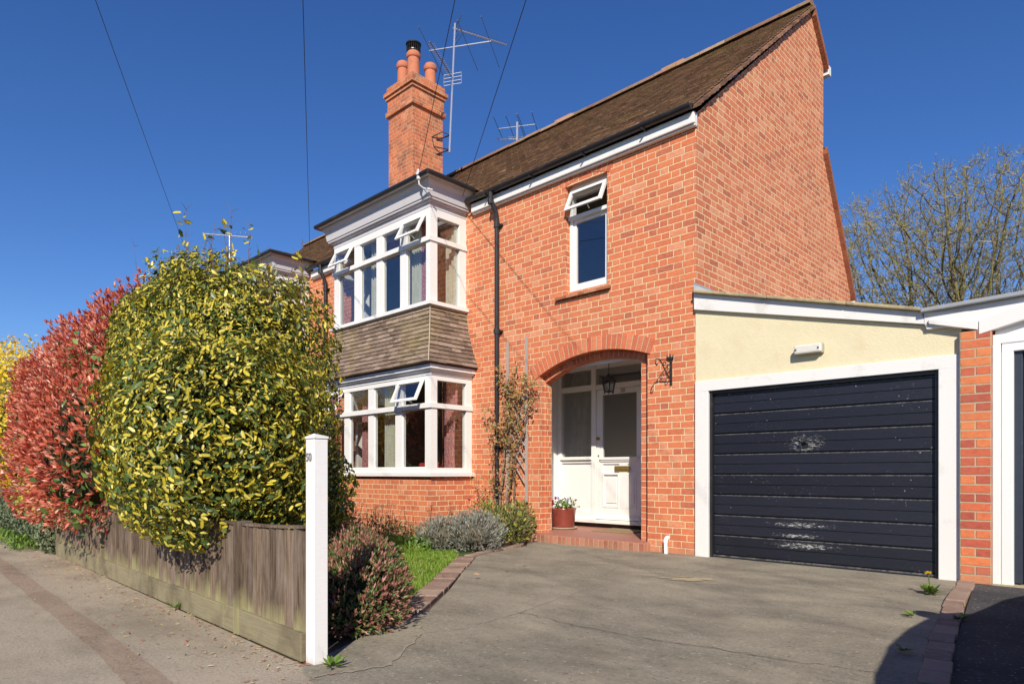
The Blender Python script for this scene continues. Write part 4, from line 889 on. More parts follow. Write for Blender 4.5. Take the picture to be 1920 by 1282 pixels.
def blobs_surface(blobs, n, depth=(.78, 1.04), lumpf=3.2, lumpa=.10, seed=3, zmin=None, keep=.9):
    """points spread on the outside of a union of ellipsoids; returns pos, outward normal"""
    A = np.array([(b[3] * b[4] + b[4] * b[5] + b[3] * b[5]) for b in blobs]); cnt = (A / A.sum() * n).astype(int); PS, NS = [], []
    for b, m in zip(blobs, cnt):
        c = np.array(b[:3]); r = np.array(b[3:6]); v = unit(m * 2); 
        w = np.sqrt((v[:, 0] * r[1] * r[2]) ** 2 + (v[:, 1] * r[0] * r[2]) ** 2 + (v[:, 2] * r[0] * r[1]) ** 2); v = v[RNG.random(len(w)) < w / w.max()][:m]
        if len(b) > 6 and b[6] != 1:     # boxier superellipsoid
            e = b[6]; v = v / (np.abs(v) ** (2 / e)).sum(1, keepdims=True) ** (e / 2)
        wpos = c + v * r; l = 1 + lumpa * lump(wpos, seed, lumpf); dp = RNG.uniform(depth[0] ** 2, depth[1] ** 2, len(v)) ** .5
        p = c + v * r * (l * dp)[:, None]; nn = v / r; nn /= np.linalg.norm(nn, axis=1, keepdims=True); ok = np.ones(len(p), bool)
        for b2 in blobs:
            if b2 is b: continue
            q = (p - np.array(b2[:3])) / np.array(b2[3:6]); e2 = b2[6] if len(b2) > 6 else 1
            ok &= ((np.abs(q) ** (2 / e2)).sum(1) ** (e2 / 2)) > keep - .12
        if zmin is not None: ok &= p[:, 2] > zmin
        PS.append(p[ok]); NS.append(nn[ok])
    return np.concatenate(PS), np.concatenate(NS)
def core(name, blobs, mat, parent, s=.74):
    mb = MB()
    for b in blobs:
        n, m = 14, 10; rn = random.random()
        e = b[6] if len(b) > 6 else 1
        f = lambda i, j: (math.sin(math.pi * j / m) * math.cos(2 * math.pi * i / n), math.sin(math.pi * j / m) * math.sin(2 * math.pi * i / n), math.cos(math.pi * j / m))
        def P(i, j):
            v = f(i, j); k = (sum(abs(q) ** (2 / e) for q in v)) ** (e / 2) or 1; v = [q / k * s for q in v]
            return (b[0] + v[0] * b[3], b[1] + v[1] * b[4], max(.01, b[2] + v[2] * b[5]))
        for i in range(n):
            for j in range(m): mb.face([P(i, j), P(i + 1, j), P(i + 1, j + 1), P(i, j + 1)], rn=rn)
    return mb.build(name, mat, parent)
def leaf_mat(name, ramp, rough=.45, trans=.25, edge=None, edgew=(.22, .34), spec=.45, mot=.25):
    g = G(name); r = g.at('rnd'); c = g.ramp(r, ramp); n = g.noise(g.obj(), 60, 2, .6)
    if edge:
        u, v, _ = g.sep(g.uv()); d = g.ma('ABSOLUTE', g.ma('SUBTRACT', v, .5)); d = g.ma('ADD', d, g.ma('MULTIPLY', g.ma('SUBTRACT', n, .5), .3)); d = g.ma('ADD', d, g.ma('MULTIPLY', r, -.10))
        c = g.mix(g.rng(d, *edgew), c, g.ramp(g.ma('FRACT', g.ma('MULTIPLY', r, 7.3)), edge))
    c = g.mix(1, c, g.mix(n, (1 - mot,) * 3, (1 + mot,) * 3), 'MULTIPLY')
    return g.out(c, rough, spec=spec, trans=trans)
M['elae'] = leaf_mat('variegated_leaf', [(0, (.045, .085, .018)), (.32, (.12, .165, .03)), (.44, (.42, .34, .025)), (.8, (.66, .51, .04)), (1, (.74, .62, .13))], .40, .2,
                    edge=[(0, (.035, .07, .018)), (.5, (.075, .12, .03)), (1, (.17, .20, .055))], edgew=(.17, .27))
M['photr'] = leaf_mat('red_young_leaf', [(0, (.46, .085, .05)), (.4, (.66, .15, .085)), (.8, (.76, .27, .17)), (1, (.80, .48, .34))], .36, .3)
M['photg'] = leaf_mat('green_glossy_leaf', [(0, (.05, .11, .02)), (.6, (.11, .22, .04)), (1, (.22, .32, .09))], .28, .2)
M['forsy'] = leaf_mat('forsythia_flower', [(0, (.70, .46, .01)), (.6, (.88, .62, .015)), (1, (.9, .72, .05))], .6, .4)
M['core'] = simple('dark_twig_mass', (.03, .032, .015), 1., 40, .5, .01, spec=.05)
M['twig'] = simple('brown_twig', (.17, .11, .075), .9, 60, .4, .002, spec=.1)
M['wood_grey'] = simple('grey_old_stem', (.24, .18, .13), .95, 60, .35, .004, spec=.1)
def hedge_leaves(name, mat, P, N, L, W, parent, up=.25, kind='broad', face=.8, droop=0., axn=.4, rnd=None):
    n = len(P); tg = np.cross(N, unit(n)); tg /= np.linalg.norm(tg, axis=1, keepdims=True)
    ax = tg + N * axn + np.array([0, 0, up - droop]); nr = N * face + unit(n) * .55 + np.array([0, 0, .45])
    Lr = L * RNG.uniform(.45, 1.4, n); return leaves(name, mat, P, ax, nr, Lr, W / L * Lr, kind, parent, rnd)
def whorls(name, mat, P, N, L, W, parent, k=5, spread=.55, kind='narrow', up=.5):
    n = len(P); axis = N + unit(n) * .35 + np.array([0, 0, up]); axis /= np.linalg.norm(axis, axis=1, keepdims=True)
    a = np.repeat(axis, k, 0); d = np.cross(a, unit(n * k)); d /= np.linalg.norm(d, axis=1, keepdims=True)
    ax = a + d * RNG.uniform(.15, spread * 1.6, (n * k, 1)); nr = a - d * .4; p = np.repeat(P, k, 0) + a * RNG.uniform(-.02, .02, (n * k, 1)) * L * 8
    Lr = L * RNG.uniform(.6, 1.15, n * k); base = np.clip(np.repeat(RNG.random(n), k) + RNG.normal(0, .12, n * k), 0, 1)
    return leaves(name, mat, p, ax, nr, Lr, Lr * W / L, kind, parent, base)
def shoots(name, mat, lst, parent, r=.004):
    mb = MB()
    for b, t, bend in lst:
        b, t = Vector(b), Vector(t); pts = [b.lerp(t, i / 6) + Vector((bend * math.sin(i / 6 * 3.1), bend * .5 * math.sin(i / 6 * 2.2), 0)) + Vector([random.gauss(0, .008) for _ in range(3)]) for i in range(7)]
        mb.tube(pts, [r * (1 - .1 * i) for i in range(7)], 4)
        for i in range(1, 7):
            for _ in range(2):
                d = Vector((random.gauss(0, 1), random.gauss(0, 1), 1.2)).normalized(); mb.tube([pts[i], pts[i] + d * random.uniform(.03, .11)], [r * .5, r * .25], 3)
    return mb.build(name, mat, parent)

# variegated shrub (two merged mounds, one plant)
va = T('variegated_shrub', 'big clipped shrub with yellow-and-green variegated leaves overhanging the fence beside the white post', 'shrub', (-1.8, -4.4, 0))
VB = [(-2.30, -4.45, 1.62, 1.22, .72, 1.08, .8), (-.98, -5.02, 1.17, .80, .55, .63, .55), (-2.95, -4.40, 2.12, .78, .60, .66, .8), (-1.50, -4.50, 1.10, .66, .54, .74, .8), (-1.3, -4.30, .78, .48, .46, .46, .9)]
P, Nn = blobs_surface(VB, 165000, depth=(.72, 1.09), lumpa=.13, lumpf=4.2, seed=5, zmin=.42)
front = P[:, 1] < -3.9; keepm = front | (RNG.random(len(P)) < .45) | (P[:, 2] > 2); P, Nn = P[keepm], Nn[keepm]
hedge_leaves('foliage', M['elae'], P, Nn, .045, .022, va, up=.1, droop=.12, face=.6)
core('inner_branches', VB, M['core'], va, .72)
tops = []
for i in range(26):
    x = random.uniform(-3.4, -1.0); z = 2.30 + .40 * math.exp(-((x + 2.3) / .9) ** 2); y = random.uniform(-4.8, -4.2)
    h = random.uniform(.12, .28) if i > 10 else random.uniform(.3, .55); tops.append(((x, y, z - .2), (x + random.uniform(-.1, .12), y + random.uniform(-.08, .08), z + h), random.uniform(-.03, .03)))
shoots('shoot', M['twig'], tops, va, .0045)
pp = []; 
for b, t, _ in tops:
    for _ in range(11): q = random.uniform(.15, 1) ** .7; pp.append([b[k] + (t[k] - b[k]) * q + random.gauss(0, .02) for k in range(3)])
pp = np.array(pp); hedge_leaves('foliage', M['elae'], pp, unit(len(pp)), .06, .028, va, up=.6)
# red photinia
ph = T('red_shrub', 'tall shrub of bright red young leaves left of the variegated one', 'shrub', (-5.6, -4.2, 0))
PB = [(-4.6, -4.28, 1.72, 1.45, .84, 1.20, .85), (-3.9, -5.0, 1.15, 1.25, .54, .65, .55), (-6.3, -4.22, 1.66, 1.6, .9, 1.14, .85), (-7.5, -4.15, 1.68, 1.40, .88, 1.08, .85)]
P, Nn = blobs_surface(PB, 32000, depth=(.72, 1.12), lumpa=.14, seed=9, zmin=.42); keepm = (P[:, 1] < -3.7) | (P[:, 2] > 2.2) | (RNG.random(len(P)) < .55); P, Nn = P[keepm], Nn[keepm]
q = lump(P, 21, 2.4) * .8 + RNG.normal(0, .5, len(P)) + np.clip((.85 - P[:, 2]) * .6, 0, .4) + np.clip((P[:, 0] + 3.6) * .5, 0, .6); red = q < .92
whorls('red_foliage', M['photr'], P[red], Nn[red], .066, .019, ph, k=5)
P2, N2 = P[~red] * 1, Nn[~red]; rep = 2
hedge_leaves('green_foliage', M['photg'], np.repeat(P2, rep, 0) + RNG.normal(0, .03, (len(P2) * rep, 3)), np.repeat(N2, rep, 0), .070, .034, ph, up=.3)
core('inner_branches', PB, M['core'], ph, .80)
sh = [((random.uniform(-6.6, -4.1), -4.3, 2.4), None) for _ in range(12)]
sh = [(b, (b[0] + random.uniform(-.12, .12), b[1] + random.uniform(-.1, .1), b[2] + random.uniform(.45, .8)), .02) for b, _ in sh] + [((-4.3, -4.5, 2.3), (-4.45, -4.5, 3.45), .05), ((-4.1, -4.5, 2.3), (-4.25, -4.5, 3.15), .03)]
shoots('shoot', M['twig'], sh, ph, .004)
# forsythia
fo = T('forsythia_bush', 'bush covered in bright yellow blossom at the far left edge', 'shrub', (-11, -4.0, 0))
FB = [(-10.6, -4.45, 1.75, 1.7, .9, 1.35, .9), (-12.8, -4.3, 1.9, 2.0, 1.0, 1.55, .9)]
P, Nn = blobs_surface(FB, 26000, depth=(.6, 1.08), lumpa=.16, seed=13, zmin=.6); P, Nn = P[P[:, 1] < -3.4], Nn[P[:, 1] < -3.4]
hedge_leaves('blossom', M['forsy'], P, Nn, .060, .034, fo, up=.4, kind='petal'); core('inner_branches', FB, simple('olive_twig_mass', (.12, .10, .02), 1, 40, .5), fo, .70)
# small yellow-leaved shrub poking out under the red one, ivy and weeds on the far fence
yl = T('yellow_leaved_shrub', 'low golden-leaved shrub spilling over the fence under the red shrub', 'shrub', (-5.0, -4.9, 0))
YB = [(-5.0, -4.95, .72, .5, .35, .22), (-5.9, -4.95, .60, .55, .30, .28), (-6.9, -4.9, .62, .55, .3, .25)]
P, Nn = blobs_surface(YB, 3600, lumpa=.2, depth=(.5, 1.1), seed=15); hedge_leaves('foliage', leaf_mat('golden_leaf', [(0, (.20, .28, .03)), (.5, (.55, .52, .03)), (1, (.72, .66, .06))], .5, .3), P, Nn, .045, .022, yl)
iv = T('ivy', 'dull green ivy and weeds climbing the far fence by the pavement', 'climbing plant', (-6.6, -5.1, 0))
IB = [(-5.75, -5.02, .26, .45, .14, .32), (-6.7, -5.02, .30, .6, .15, .35), (-7.9, -5.0, .3, .75, .16, .36), (-9.3, -4.98, .3, .9, .18, .36)]
P, Nn = blobs_surface(IB, 7500, lumpa=.3, depth=(.4, 1.1), seed=16, zmin=.01); hedge_leaves('foliage', leaf_mat('ivy_leaf', [(0, (.06, .085, .04)), (.6, (.12, .16, .08)), (1, (.24, .27, .14))], .6, .2), P, Nn, .040, .030, iv, kind='petal')
gw = T('weed_clump', 'bright green weeds growing at the foot of the far fence', 'weeds', (-6.35, -5.25, 0))
P, Nn = blobs_surface([(-6.35, -5.2, .03, .5, .12, .14), (-7.8, -5.15, .02, .8, .12, .12)], 1800, depth=(.2, 1.1), seed=17, zmin=.005); hedge_leaves('foliage', leaf_mat('weed_leaf', [(0, (.07, .14, .02)), (1, (.22, .34, .05))], .5, .3), P, Nn, .05, .018, gw, up=.7, kind='narrow')

# shrub with purple-green tips beside the post
he = T('purple_tipped_shrub', 'low mounded shrub with purple-brown leaf tips beside the white gate post', 'shrub', (.1, -4.4, 0))
HB = [(.22, -4.60, .19, .33, .30, .27), (-.03, -4.42, .26, .31, .30, .26), (-.38, -4.22, .30, .27, .27, .24), (-.75, -4.02, .30, .27, .25, .22), (.34, -4.72, .11, .20, .2, .14)]
P, Nn = blobs_surface(HB, 7000, depth=(.62, 1.06), lumpf=8, lumpa=.10, seed=23, zmin=.015)
whorls('foliage', leaf_mat('hebe_leaf', [(0, (.09, .15, .04)), (.42, (.20, .24, .08)), (.5, (.28, .11, .08)), (.85, (.38, .16, .12)), (1, (.48, .28, .2))], .5, .15), P, Nn, .036, .0085, he, k=6, up=.7)
core('inner_branches', HB, M['core'], he, .66)
# lavender
la = T('lavender', 'grey-green lavender mound at the corner of the flower bed', 'shrub', (-2.3, -1.5, 0))
LB = [(-2.15, -1.42, .20, .34, .36, .24), (-2.50, -1.62, .18, .36, .34, .23), (-2.36, -1.25, .25, .34, .3, .23)]
P, Nn = blobs_surface(LB, 4600, depth=(.45, 1.05), lumpf=9, lumpa=.12, seed=25, zmin=.01)
whorls('foliage', leaf_mat('lavender_leaf', [(0, (.13, .13, .09)), (.5, (.27, .30, .24)), (.8, (.34, .28, .26)), (1, (.42, .43, .35))], .8, .1), P, Nn, .055, .006, la, k=4, up=1.2)
core('inner_branches', LB, simple('lavender_woody_core', (.09, .075, .05), 1, 40, .5), la, .68)
P, Nn = blobs_surface([(-2.62, -1.92, .06, .24, .12, .10)], 800, depth=(.3, 1.1), seed=26, zmin=.01)
ge = T('green_perennial', 'fresh green leafy clump under the front edge of the lavender', 'plant', (-2.5, -1.95, 0)); hedge_leaves('foliage', bpy.data.materials['weed_leaf'], P, Nn, .05, .03, ge, up=.3)
eu = T('euphorbia', 'loose green and reddish plant with lime flower heads against the house wall', 'plant', (-2.3, -.5, 0))
P, Nn = blobs_surface([(-2.38, -.58, .24, .30, .26, .26), (-2.75, -.62, .3, .3, .24, .26), (-2.5, -.35, .33, .3, .2, .22)], 2100, depth=(.3, 1.1), lumpa=.2, seed=27, zmin=.01)
whorls('foliage', leaf_mat('spurge_leaf', [(0, (.10, .16, .04)), (.4, (.20, .26, .08)), (.6, (.30, .18, .11)), (.85, (.32, .34, .12)), (1, (.62, .6, .05))], .6, .25), P, Nn, .06, .012, eu, k=4, up=.8)
# dry sedum heads in front of the bay
ss = T('dried_flower_stems', 'brown dried flower heads on thin stems in front of the bay plinth', 'plant', (-4.3, -1.15, 0))
mb = MB(); tp = []
for i in range(70):
    x = random.uniform(-5.6, -3.05); y = random.uniform(-1.5, -.95) if x < -3.9 else random.uniform(-1.1, -.35); h = random.uniform(.24, .5); t = (x + random.uniform(-.1, .1), y + random.uniform(-.06, .06), h)
    mb.tube([(x, y, 0), ((x + t[0]) / 2, y, h * .5), t], .0028, 4); tp += [(t[0] + random.gauss(0, .022), t[1] + random.gauss(0, .022), t[2] + random.gauss(0, .008)) for _ in range(14)]
mb.build('stem', M['twig'], ss); tp = np.array(tp); hedge_leaves('flower_head', leaf_mat('dried_floret', [(0, (.08, .04, .03)), (1, (.24, .13, .09))], .9, .05), tp, unit(len(tp)), .016, .011, ss, kind='petal')
bt = T('border_perennials', 'low mixed green clumps at the back of the little lawn', 'plant', (-3.9, -1.4, 0))
P, Nn = blobs_surface([(-3.4, -1.25, .06, .4, .2, .16), (-4.2, -1.3, .07, .6, .25, .2), (-5.1, -1.4, .1, .6, .25, .25), (-2.7, -1.0, .05, .3, .3, .16)], 4200, depth=(.3, 1.1), lumpa=.25, seed=29, zmin=.005)
hedge_leaves('foliage', leaf_mat('perennial_leaf', [(0, (.07, .12, .035)), (.7, (.18, .25, .08)), (1, (.34, .34, .16))], .6, .25), P, Nn, .045, .014, bt, up=.9, kind='narrow')
# pansies
n = 260; P = np.array([[pc[0] + RNG.normal(0, .09), pc[1] + RNG.normal(0, .09), .42 + abs(RNG.normal(0, .055))] for _ in range(n)]); hedge_leaves('foliage', bpy.data.materials['weed_leaf'], P, unit(n) * .5 + [0, 0, .5], .05, .022, fp, up=.4)
fl = [(-.16, -.05, .14, 0), (-.13, -.09, .10, 0), (-.18, .0, .10, 2), (-.05, -.12, .13, 1), (-.09, -.07, .19, 0), (-.02, -.05, .22, 1), (.03, -.1, .10, 1), (-.12, .03, .18, 2), (.10, -.1, .06, 1), (.15, -.03, .13, 1), (-.06, -.14, .06, 1), (.05, .05, .17, 2)]
for kx, (m, ramp) in enumerate((('pansy_crimson', [(0, (.35, .01, .04)), (1, (.5, .03, .07))]), ('pansy_white', [(0, (.75, .74, .68)), (1, (.82, .82, .8))]), ('pansy_violet', [(0, (.30, .26, .6)), (1, (.45, .4, .7))]))):
    lm = leaf_mat(m, ramp, .6, .2)
    for a, b, h, q in fl:
        if q != kx: continue
        pts = []; axs = []
        for t in range(5): an = t * 1.2566 + .3; pts.append((pc[0] + a, pc[1] + b, .38 + h)); axs.append((math.cos(an) * .72, -.3, math.sin(an) + .1))
        pts = np.array(pts); axs = np.array(axs); leaves('flower', lm, pts, axs, np.tile([.5, -1, .4], (len(pts), 1)), .028, .028, 'broad', fp)

# climbing rose on its trellis by the downpipe
tr = T('trellis', 'weathered grey wooden trellis fixed to the wall between downpipe and arch', 'trellis', (-2.78, -.03, .5))
M['greywood'] = simple('silvered_wood', (.36, .32, .29), .9, 40, .3, .003, st=(6, 6, .6), dirt=(.18, .15, .12))
mb = MB(); mb.box(-2.98, -2.945, -.05, -.025, .53, 2.84); mb.box(-2.612, -2.575, -.05, -.025, .53, 2.86); mb.build('upright', M['greywood'], tr)
mb = MB()
for z0 in np.arange(.80, 1.75, .175):
    for sgn in (1, -1):
        xa, xb = -2.93, -2.60; za, zb = (z0, z0 + .42) if sgn > 0 else (z0 + .42, z0)
        mb.tube([(xa, -.055 if sgn > 0 else -.066, za), (xb, -.055 if sgn > 0 else -.066, zb)], .009, 4)
mb.box(-2.96, -2.59, -.068, -.052, 1.98, 2.02); mb.build('lattice', M['greywood'], tr)
ro = T('climbing_rose', 'half-bare climbing rose with small bronze-green leaves trained on the trellis', 'climbing plant', (-2.85, -.08, 0))
mb = MB(); cl = []
def stem(pts, r): 
    P = []
    for a, b in zip(pts[:-1], pts[1:]):
        for k in range(5): P.append(Vector(a).lerp(Vector(b), k / 5) + Vector([random.gauss(0, .008) for _ in range(3)]))
    P.append(Vector(pts[-1])); mb.tube(P, [r * (1 - .55 * i / len(P)) for i in range(len(P))], 6); cl.extend(P[len(P) // 5:])
stem([(-2.95, -.12, 0), (-2.94, -.09, .5), (-2.86, -.08, .85), (-2.78, -.08, 1.15), (-2.72, -.09, 1.6), (-2.66, -.09, 2.0), (-2.55, -.09, 2.25)], .016)
stem([(-3.0, -.12, 0), (-3.08, -.10, .4), (-3.02, -.09, .9), (-2.95, -.10, 1.4), (-2.93, -.1, 1.8), (-2.80, -.1, 2.2), (-2.72, -.1, 2.42)], .017)
stem([(-2.9, -.12, 0), (-2.82, -.1, .3), (-2.78, -.08, .8), (-2.84, -.09, 1.2), (-2.88, -.1, 1.7), (-2.95, -.09, 2.2), (-3.05, -.09, 2.45)], .012)
stem([(-3.08, -.10, .3), (-3.18, -.12, .7), (-3.22, -.12, 1.1), (-3.12, -.11, 1.5), (-3.15, -.12, 1.9)], .008)
stem([(-2.78, -.08, 1.15), (-2.60, -.09, 1.5), (-2.52, -.09, 1.8), (-2.42, -.1, 2.1)], .008)
stem([(-3.08, -.1, .4), (-3.3, -.14, .55), (-3.5, -.16, .75), (-3.48, -.16, 1.0)], .006)
for _ in range(70):
    p = random.choice(cl); d = Vector((random.gauss(0, 1), -abs(random.gauss(0, .35)), random.gauss(.3, .8))).normalized() * random.uniform(.08, .22); mb.tube([p, p + d * .5 + Vector((0, 0, .01)), p + d], .003, 4); cl += [p + d * .5, p + d, p + d * .8]
mb.build('stem', M['wood_grey'], ro)
P = []
for p in cl:
    m = 9 if p.z > 1.9 else (7 if p.z > 1.2 else (3 if p.z > .7 else 1))
    for _ in range(m): P.append((p.x + random.gauss(0, .04), p.y - .02 - abs(random.gauss(0, .03)), p.z + random.gauss(0, .04)))
P = np.array(P); hedge_leaves('foliage', leaf_mat('bronze_leaf', [(0, (.13, .16, .04)), (.35, (.30, .25, .07)), (.65, (.42, .22, .08)), (1, (.50, .18, .09))], .5, .25), P, np.tile([0, -1., .2], (len(P), 1)), .040, .020, ro)

# grass of the little lawn
def grass(name, poly, n, h, mat):
    xs, ys = [p[0] for p in poly], [p[1] for p in poly]; pts = []
    c = RNG.uniform((min(xs), min(ys)), (max(xs), max(ys)), (n * 3, 2)); inside = np.zeros(len(c), bool); j = len(poly) - 1
    for i in range(len(poly)):
        xi, yi = poly[i]; xj, yj = poly[j]; cr = ((yi > c[:, 1]) != (yj > c[:, 1])) & (c[:, 0] < (xj - xi) * (c[:, 1] - yi) / (yj - yi + 1e-9) + xi); inside ^= cr; j = i
    c = c[inside][:n]; m = len(c); P = np.column_stack([c, np.full(m, .004)]); ax = RNG.normal(0, .35, (m, 3)); ax[:, 2] = 1
    hh = h * RNG.uniform(.5, 1.3, m) * (1 + .5 * lump(P, 4, 1.5)); o = leaves(name, mat, P, ax, unit(m), hh, .0045, 'narrow'); return tag(o, None, None, kind='stuff')
M['grass'] = leaf_mat('grass_blade', [(0, (.10, .20, .02)), (.6, (.22, .36, .035)), (.9, (.34, .46, .07)), (1, (.50, .46, .18))], .6, .35)
grass('grass', [(-4.5, -1.5), (-4.2, -3.9), (-.6, -4.0), (-.05, -4.02), (-1.82, -1.98), (-2.2, -1.7), (-3.0, -1.35)], 36000, .045, M['grass'])
grass('long_grass', [(-4.4, -1.3), (-3.4, -2.2), (-2.6, -2.4), (-2.3, -2.2), (-2.9, -1.3)], 5000, .11, M['grass'])
# fallen red leaves and petals along the fence foot, scattered leaves on the lawn
n = 750; x = RNG.uniform(-7, 1.2, n); yb = -5.22 - (x - .7) * -.03; y = yb - np.abs(RNG.exponential(.22, n)); P = np.column_stack([x, y, np.full(n, .008)])
P[:, 1] = -5.03 - (P[:, 0] + 5.3) * .027 - .02 - np.abs(RNG.exponential(.2, n)); ax = unit(n); ax[:, 2] *= .08; nr = unit(n) * .3 + [0, 0, 1]
tag(leaves('fallen_leaves', leaf_mat('fallen_leaf', [(0, (.42, .06, .04)), (.35, (.36, .12, .07)), (.6, (.48, .34, .2)), (1, (.6, .5, .2))], .8, .05), P, ax, nr, RNG.uniform(.012, .045, n), RNG.uniform(.004, .014, n), 'broad'), None, None, kind='stuff')
n = 26; P = np.column_stack([RNG.uniform(-2.6, -.3, n), RNG.uniform(-3.6, -2.0, n), np.full(n, .05)]); ax = unit(n); ax[:, 2] *= .2
tag(leaves('fallen_leaves', leaf_mat('tan_leaf', [(0, (.50, .28, .12)), (1, (.62, .45, .25))], .8, .05), P, ax, unit(n) * .3 + [0, 0, 1], .06, .03, 'broad'), None, None, kind='stuff')
# weeds in the kerb
def rosette(name, label, c, n, L, up=.35, cat='weed', w=.3):
    t = T(name, label, cat, (*c, 0)); a = RNG.uniform(0, 6.28, n); P = np.column_stack([c[0] + .012 * np.cos(a), c[1] + .012 * np.sin(a), np.full(n, .02)]); ax = np.column_stack([np.cos(a), np.sin(a), RNG.uniform(.1, up * 2, n)])
    leaves('leaf', bpy.data.materials['weed_leaf'], P, ax, np.tile([0, 0, 1.], (n, 1)) + unit(n) * .2, L * RNG.uniform(.5, 1.1, n), L * w, 'broad', t); return t
dd = rosette('dandelion', 'dandelion in yellow flower growing beside the kerb near the garage pier', (2.50, -.95), 26, .11, .5)
mb = MB(); mb.tube([(2.50, -.95, .02), (2.49, -.96, .10), (2.485, -.965, .165)], .004, 5); mb.build('stem', M['photg'], dd)
n = 60; a = RNG.uniform(0, 6.28, n); P = np.tile([2.485, -.965, .168], (n, 1)); leaves('flower_head', M['forsy'], P, np.column_stack([np.cos(a), np.sin(a), RNG.uniform(.1, 1.2, n)]), unit(n) + [0, 0, 1], .028, .008, 'narrow', dd)
rosette('weed', 'small weed at the drive side of the kerb below the dandelion', (2.60, -1.95), 18, .055)
rosette('weed', 'small weed at the next-door side of the kerb below the dandelion', (2.84, -1.85), 22, .06)
rosette('weed', 'small weed against the kerb nearest the camera', (2.80, -2.95), 18, .05)
rosette('weed', 'tuft of green at the foot of the white gate post', (.90, -5.17), 20, .07, .5)
rosette('weed', 'small tuft against the fence board beside the pavement', (-1.10, -5.20), 16, .08, .7, w=.15)

# ------------------------------------------------------------------ fence and gate post
def fence_wood():
    g = G('weathered_fence_board'); o = g.obj(); x, y, z = g.sep(o); r = g.at('rnd'); off = g.com(g.ma('MULTIPLY', r, 40), 0, 0)
    ov = g.n('ShaderNodeVectorMath', operation='ADD'); g.set(ov.inputs[0], o); g.set(ov.inputs[1], off)
    gr = g.noise(g.map(ov.outputs[0], (26, 26, 1.1)), 4, 8, .72, .15); big = g.noise(g.map(ov.outputs[0], (4, 4, 1.2)), 2, 5, .6)
    c = g.ramp(gr, [(.22, (.028, .019, .013)), (.42, (.10, .070, .050)), (.58, (.19, .142, .108)), (.8, (.30, .235, .185))])
    c = g.mix(1, c, g.mix(r, (.55, .54, .52), (1.2, 1.17, 1.12)), 'MULTIPLY'); c = g.mix(g.rng(big, .5, .7, 0, .5), c, (.28, .225, .19))
    al = g.rng(g.ma('ADD', z, g.ma('ADD', g.ma('MULTIPLY', big, .42), g.ma('MULTIPLY', r, .12))), .36, .50, .75, 0); c = g.mix(al, c, g.mix(gr, (.20, .18, .08), (.44, .41, .22)))
    return g.out(c, .92, gr, .006, .8, spec=.15)
M['board'] = fence_wood()
def gravel_wood():
    g = G('green_gravel_board'); o = g.obj(); gr = g.noise(g.map(o, (.8, 10, 16)), 6, 5, .6); n = g.noise(o, 3, 5, .6)
    c = g.mix(gr, (.17, .145, .09), (.33, .285, .18)); c = g.mix(g.rng(n, .45, .65, 0, .75), c, (.12, .095, .065)); c = g.mix(g.rng(g.noise(g.map(o, lo=(3, 3, 3)), 5, 5, .6), .55, .72, 0, .5), c, (.30, .29, .14)); return g.out(c, .92, gr, .004, .7, spec=.15)
M['gravelb'] = gravel_wood()
def fy(x): return -5.17 + (x - .69) * -.0285
fe = T('wooden_fence', 'low weathered brown board fence with green-stained gravel boards along the pavement', 'fence', (-2.3, -5.1, 0))
mb = MB(); x = -5.28
def ftop(x):
    u = ((x + 5.28) % 1.99) / 1.99; return .632 + .03 * (2 * abs(u - .5)) ** 2
while x < .66:
    w = random.uniform(.088, .104); x2 = min(x + w, .68); ya, yb = fy(x), fy(x2); t0 = ftop(x) + random.uniform(-.006, .004); b0 = .135 + random.uniform(-.012, .006)
    p = [(x, ya - .032, b0), (x2 + .004, yb - .008, b0), (x2 + .006, yb, b0), (x, ya, b0)]; mb.hexa(p + [(a, b, t0 + (0 if k in (0, 3) else random.uniform(-.002, .002))) for k, (a, b, c) in enumerate(p)]); x = x2
mb.build('board', M['board'], fe)
mb = MB()
for i in range(4):
    xa = -5.30 + i * 1.995; 
    for (a, b) in ((xa, xa + .98), (xa + .985, xa + 1.985)):
        if a < .68: b = min(b, .68); mb.hexa([(a, fy(a) - .045, .0), (b, fy(b) - .045, .0), (b, fy(b) - .015, 0), (a, fy(a) - .015, 0), (a, fy(a) - .045, .150), (b, fy(b) - .045, .142), (b, fy(b) - .015, .142), (a, fy(a) - .015, .150)])
mb.build('gravel_board', M['gravelb'], fe, bevel=.004)
mb = MB(); n = 60
for i in range(n):
    a = -5.3 + 5.97 * i / n; b = a + 5.97 / n; za, zb = ftop(a) + .003, ftop(b) + .003; mb.hexa([(a, fy(a) - .032, za), (b, fy(b) - .032, zb), (b, fy(b) + .012, zb), (a, fy(a) + .012, za), (a, fy(a) - .032, za + .015), (b, fy(b) - .032, zb + .015), (b, fy(b) + .012, zb + .015), (a, fy(a) + .012, za + .015)])
mb.build('capping', M['board'], fe)
for x in (-5.29, -3.30, -.13):
    mb = MB(); mb.box(x - .035, x + .035, fy(x) - .05, fy(x) + .04, .0, .66); mb.build('fence_post', M['gravelb'] if x < -.2 else M['board'], fe, bevel=.004)
ff = T('wooden_fence', 'second, rougher fence with ivy on it at the far left', 'fence', (-8, -4.95, 0))
mb = MB(); x = -12.
while x < -5.35: w = .1; mb.hexa([(x, -4.96, .02), (x + w, -4.945, .02), (x + w, -4.93, .02), (x, -4.93, .02)] + [(a, b, .70 + random.uniform(-.01, .01)) for a, b in ((x, -4.96), (x + w, -4.945), (x + w, -4.93), (x, -4.93))]); x += w
mb.build('board', M['board'], ff)
for x in (-5.9, -7.75, -9.6):
    mb = MB(); mb.box(x - .045, x + .045, -5.03, -4.94, 0, .76); mb.build('fence_post', M['gravelb'], ff, bevel=.005)
gp = T('gate_post', 'square white painted wooden post with the grey number 50 on it', 'post', (.735, -5.15, 0))
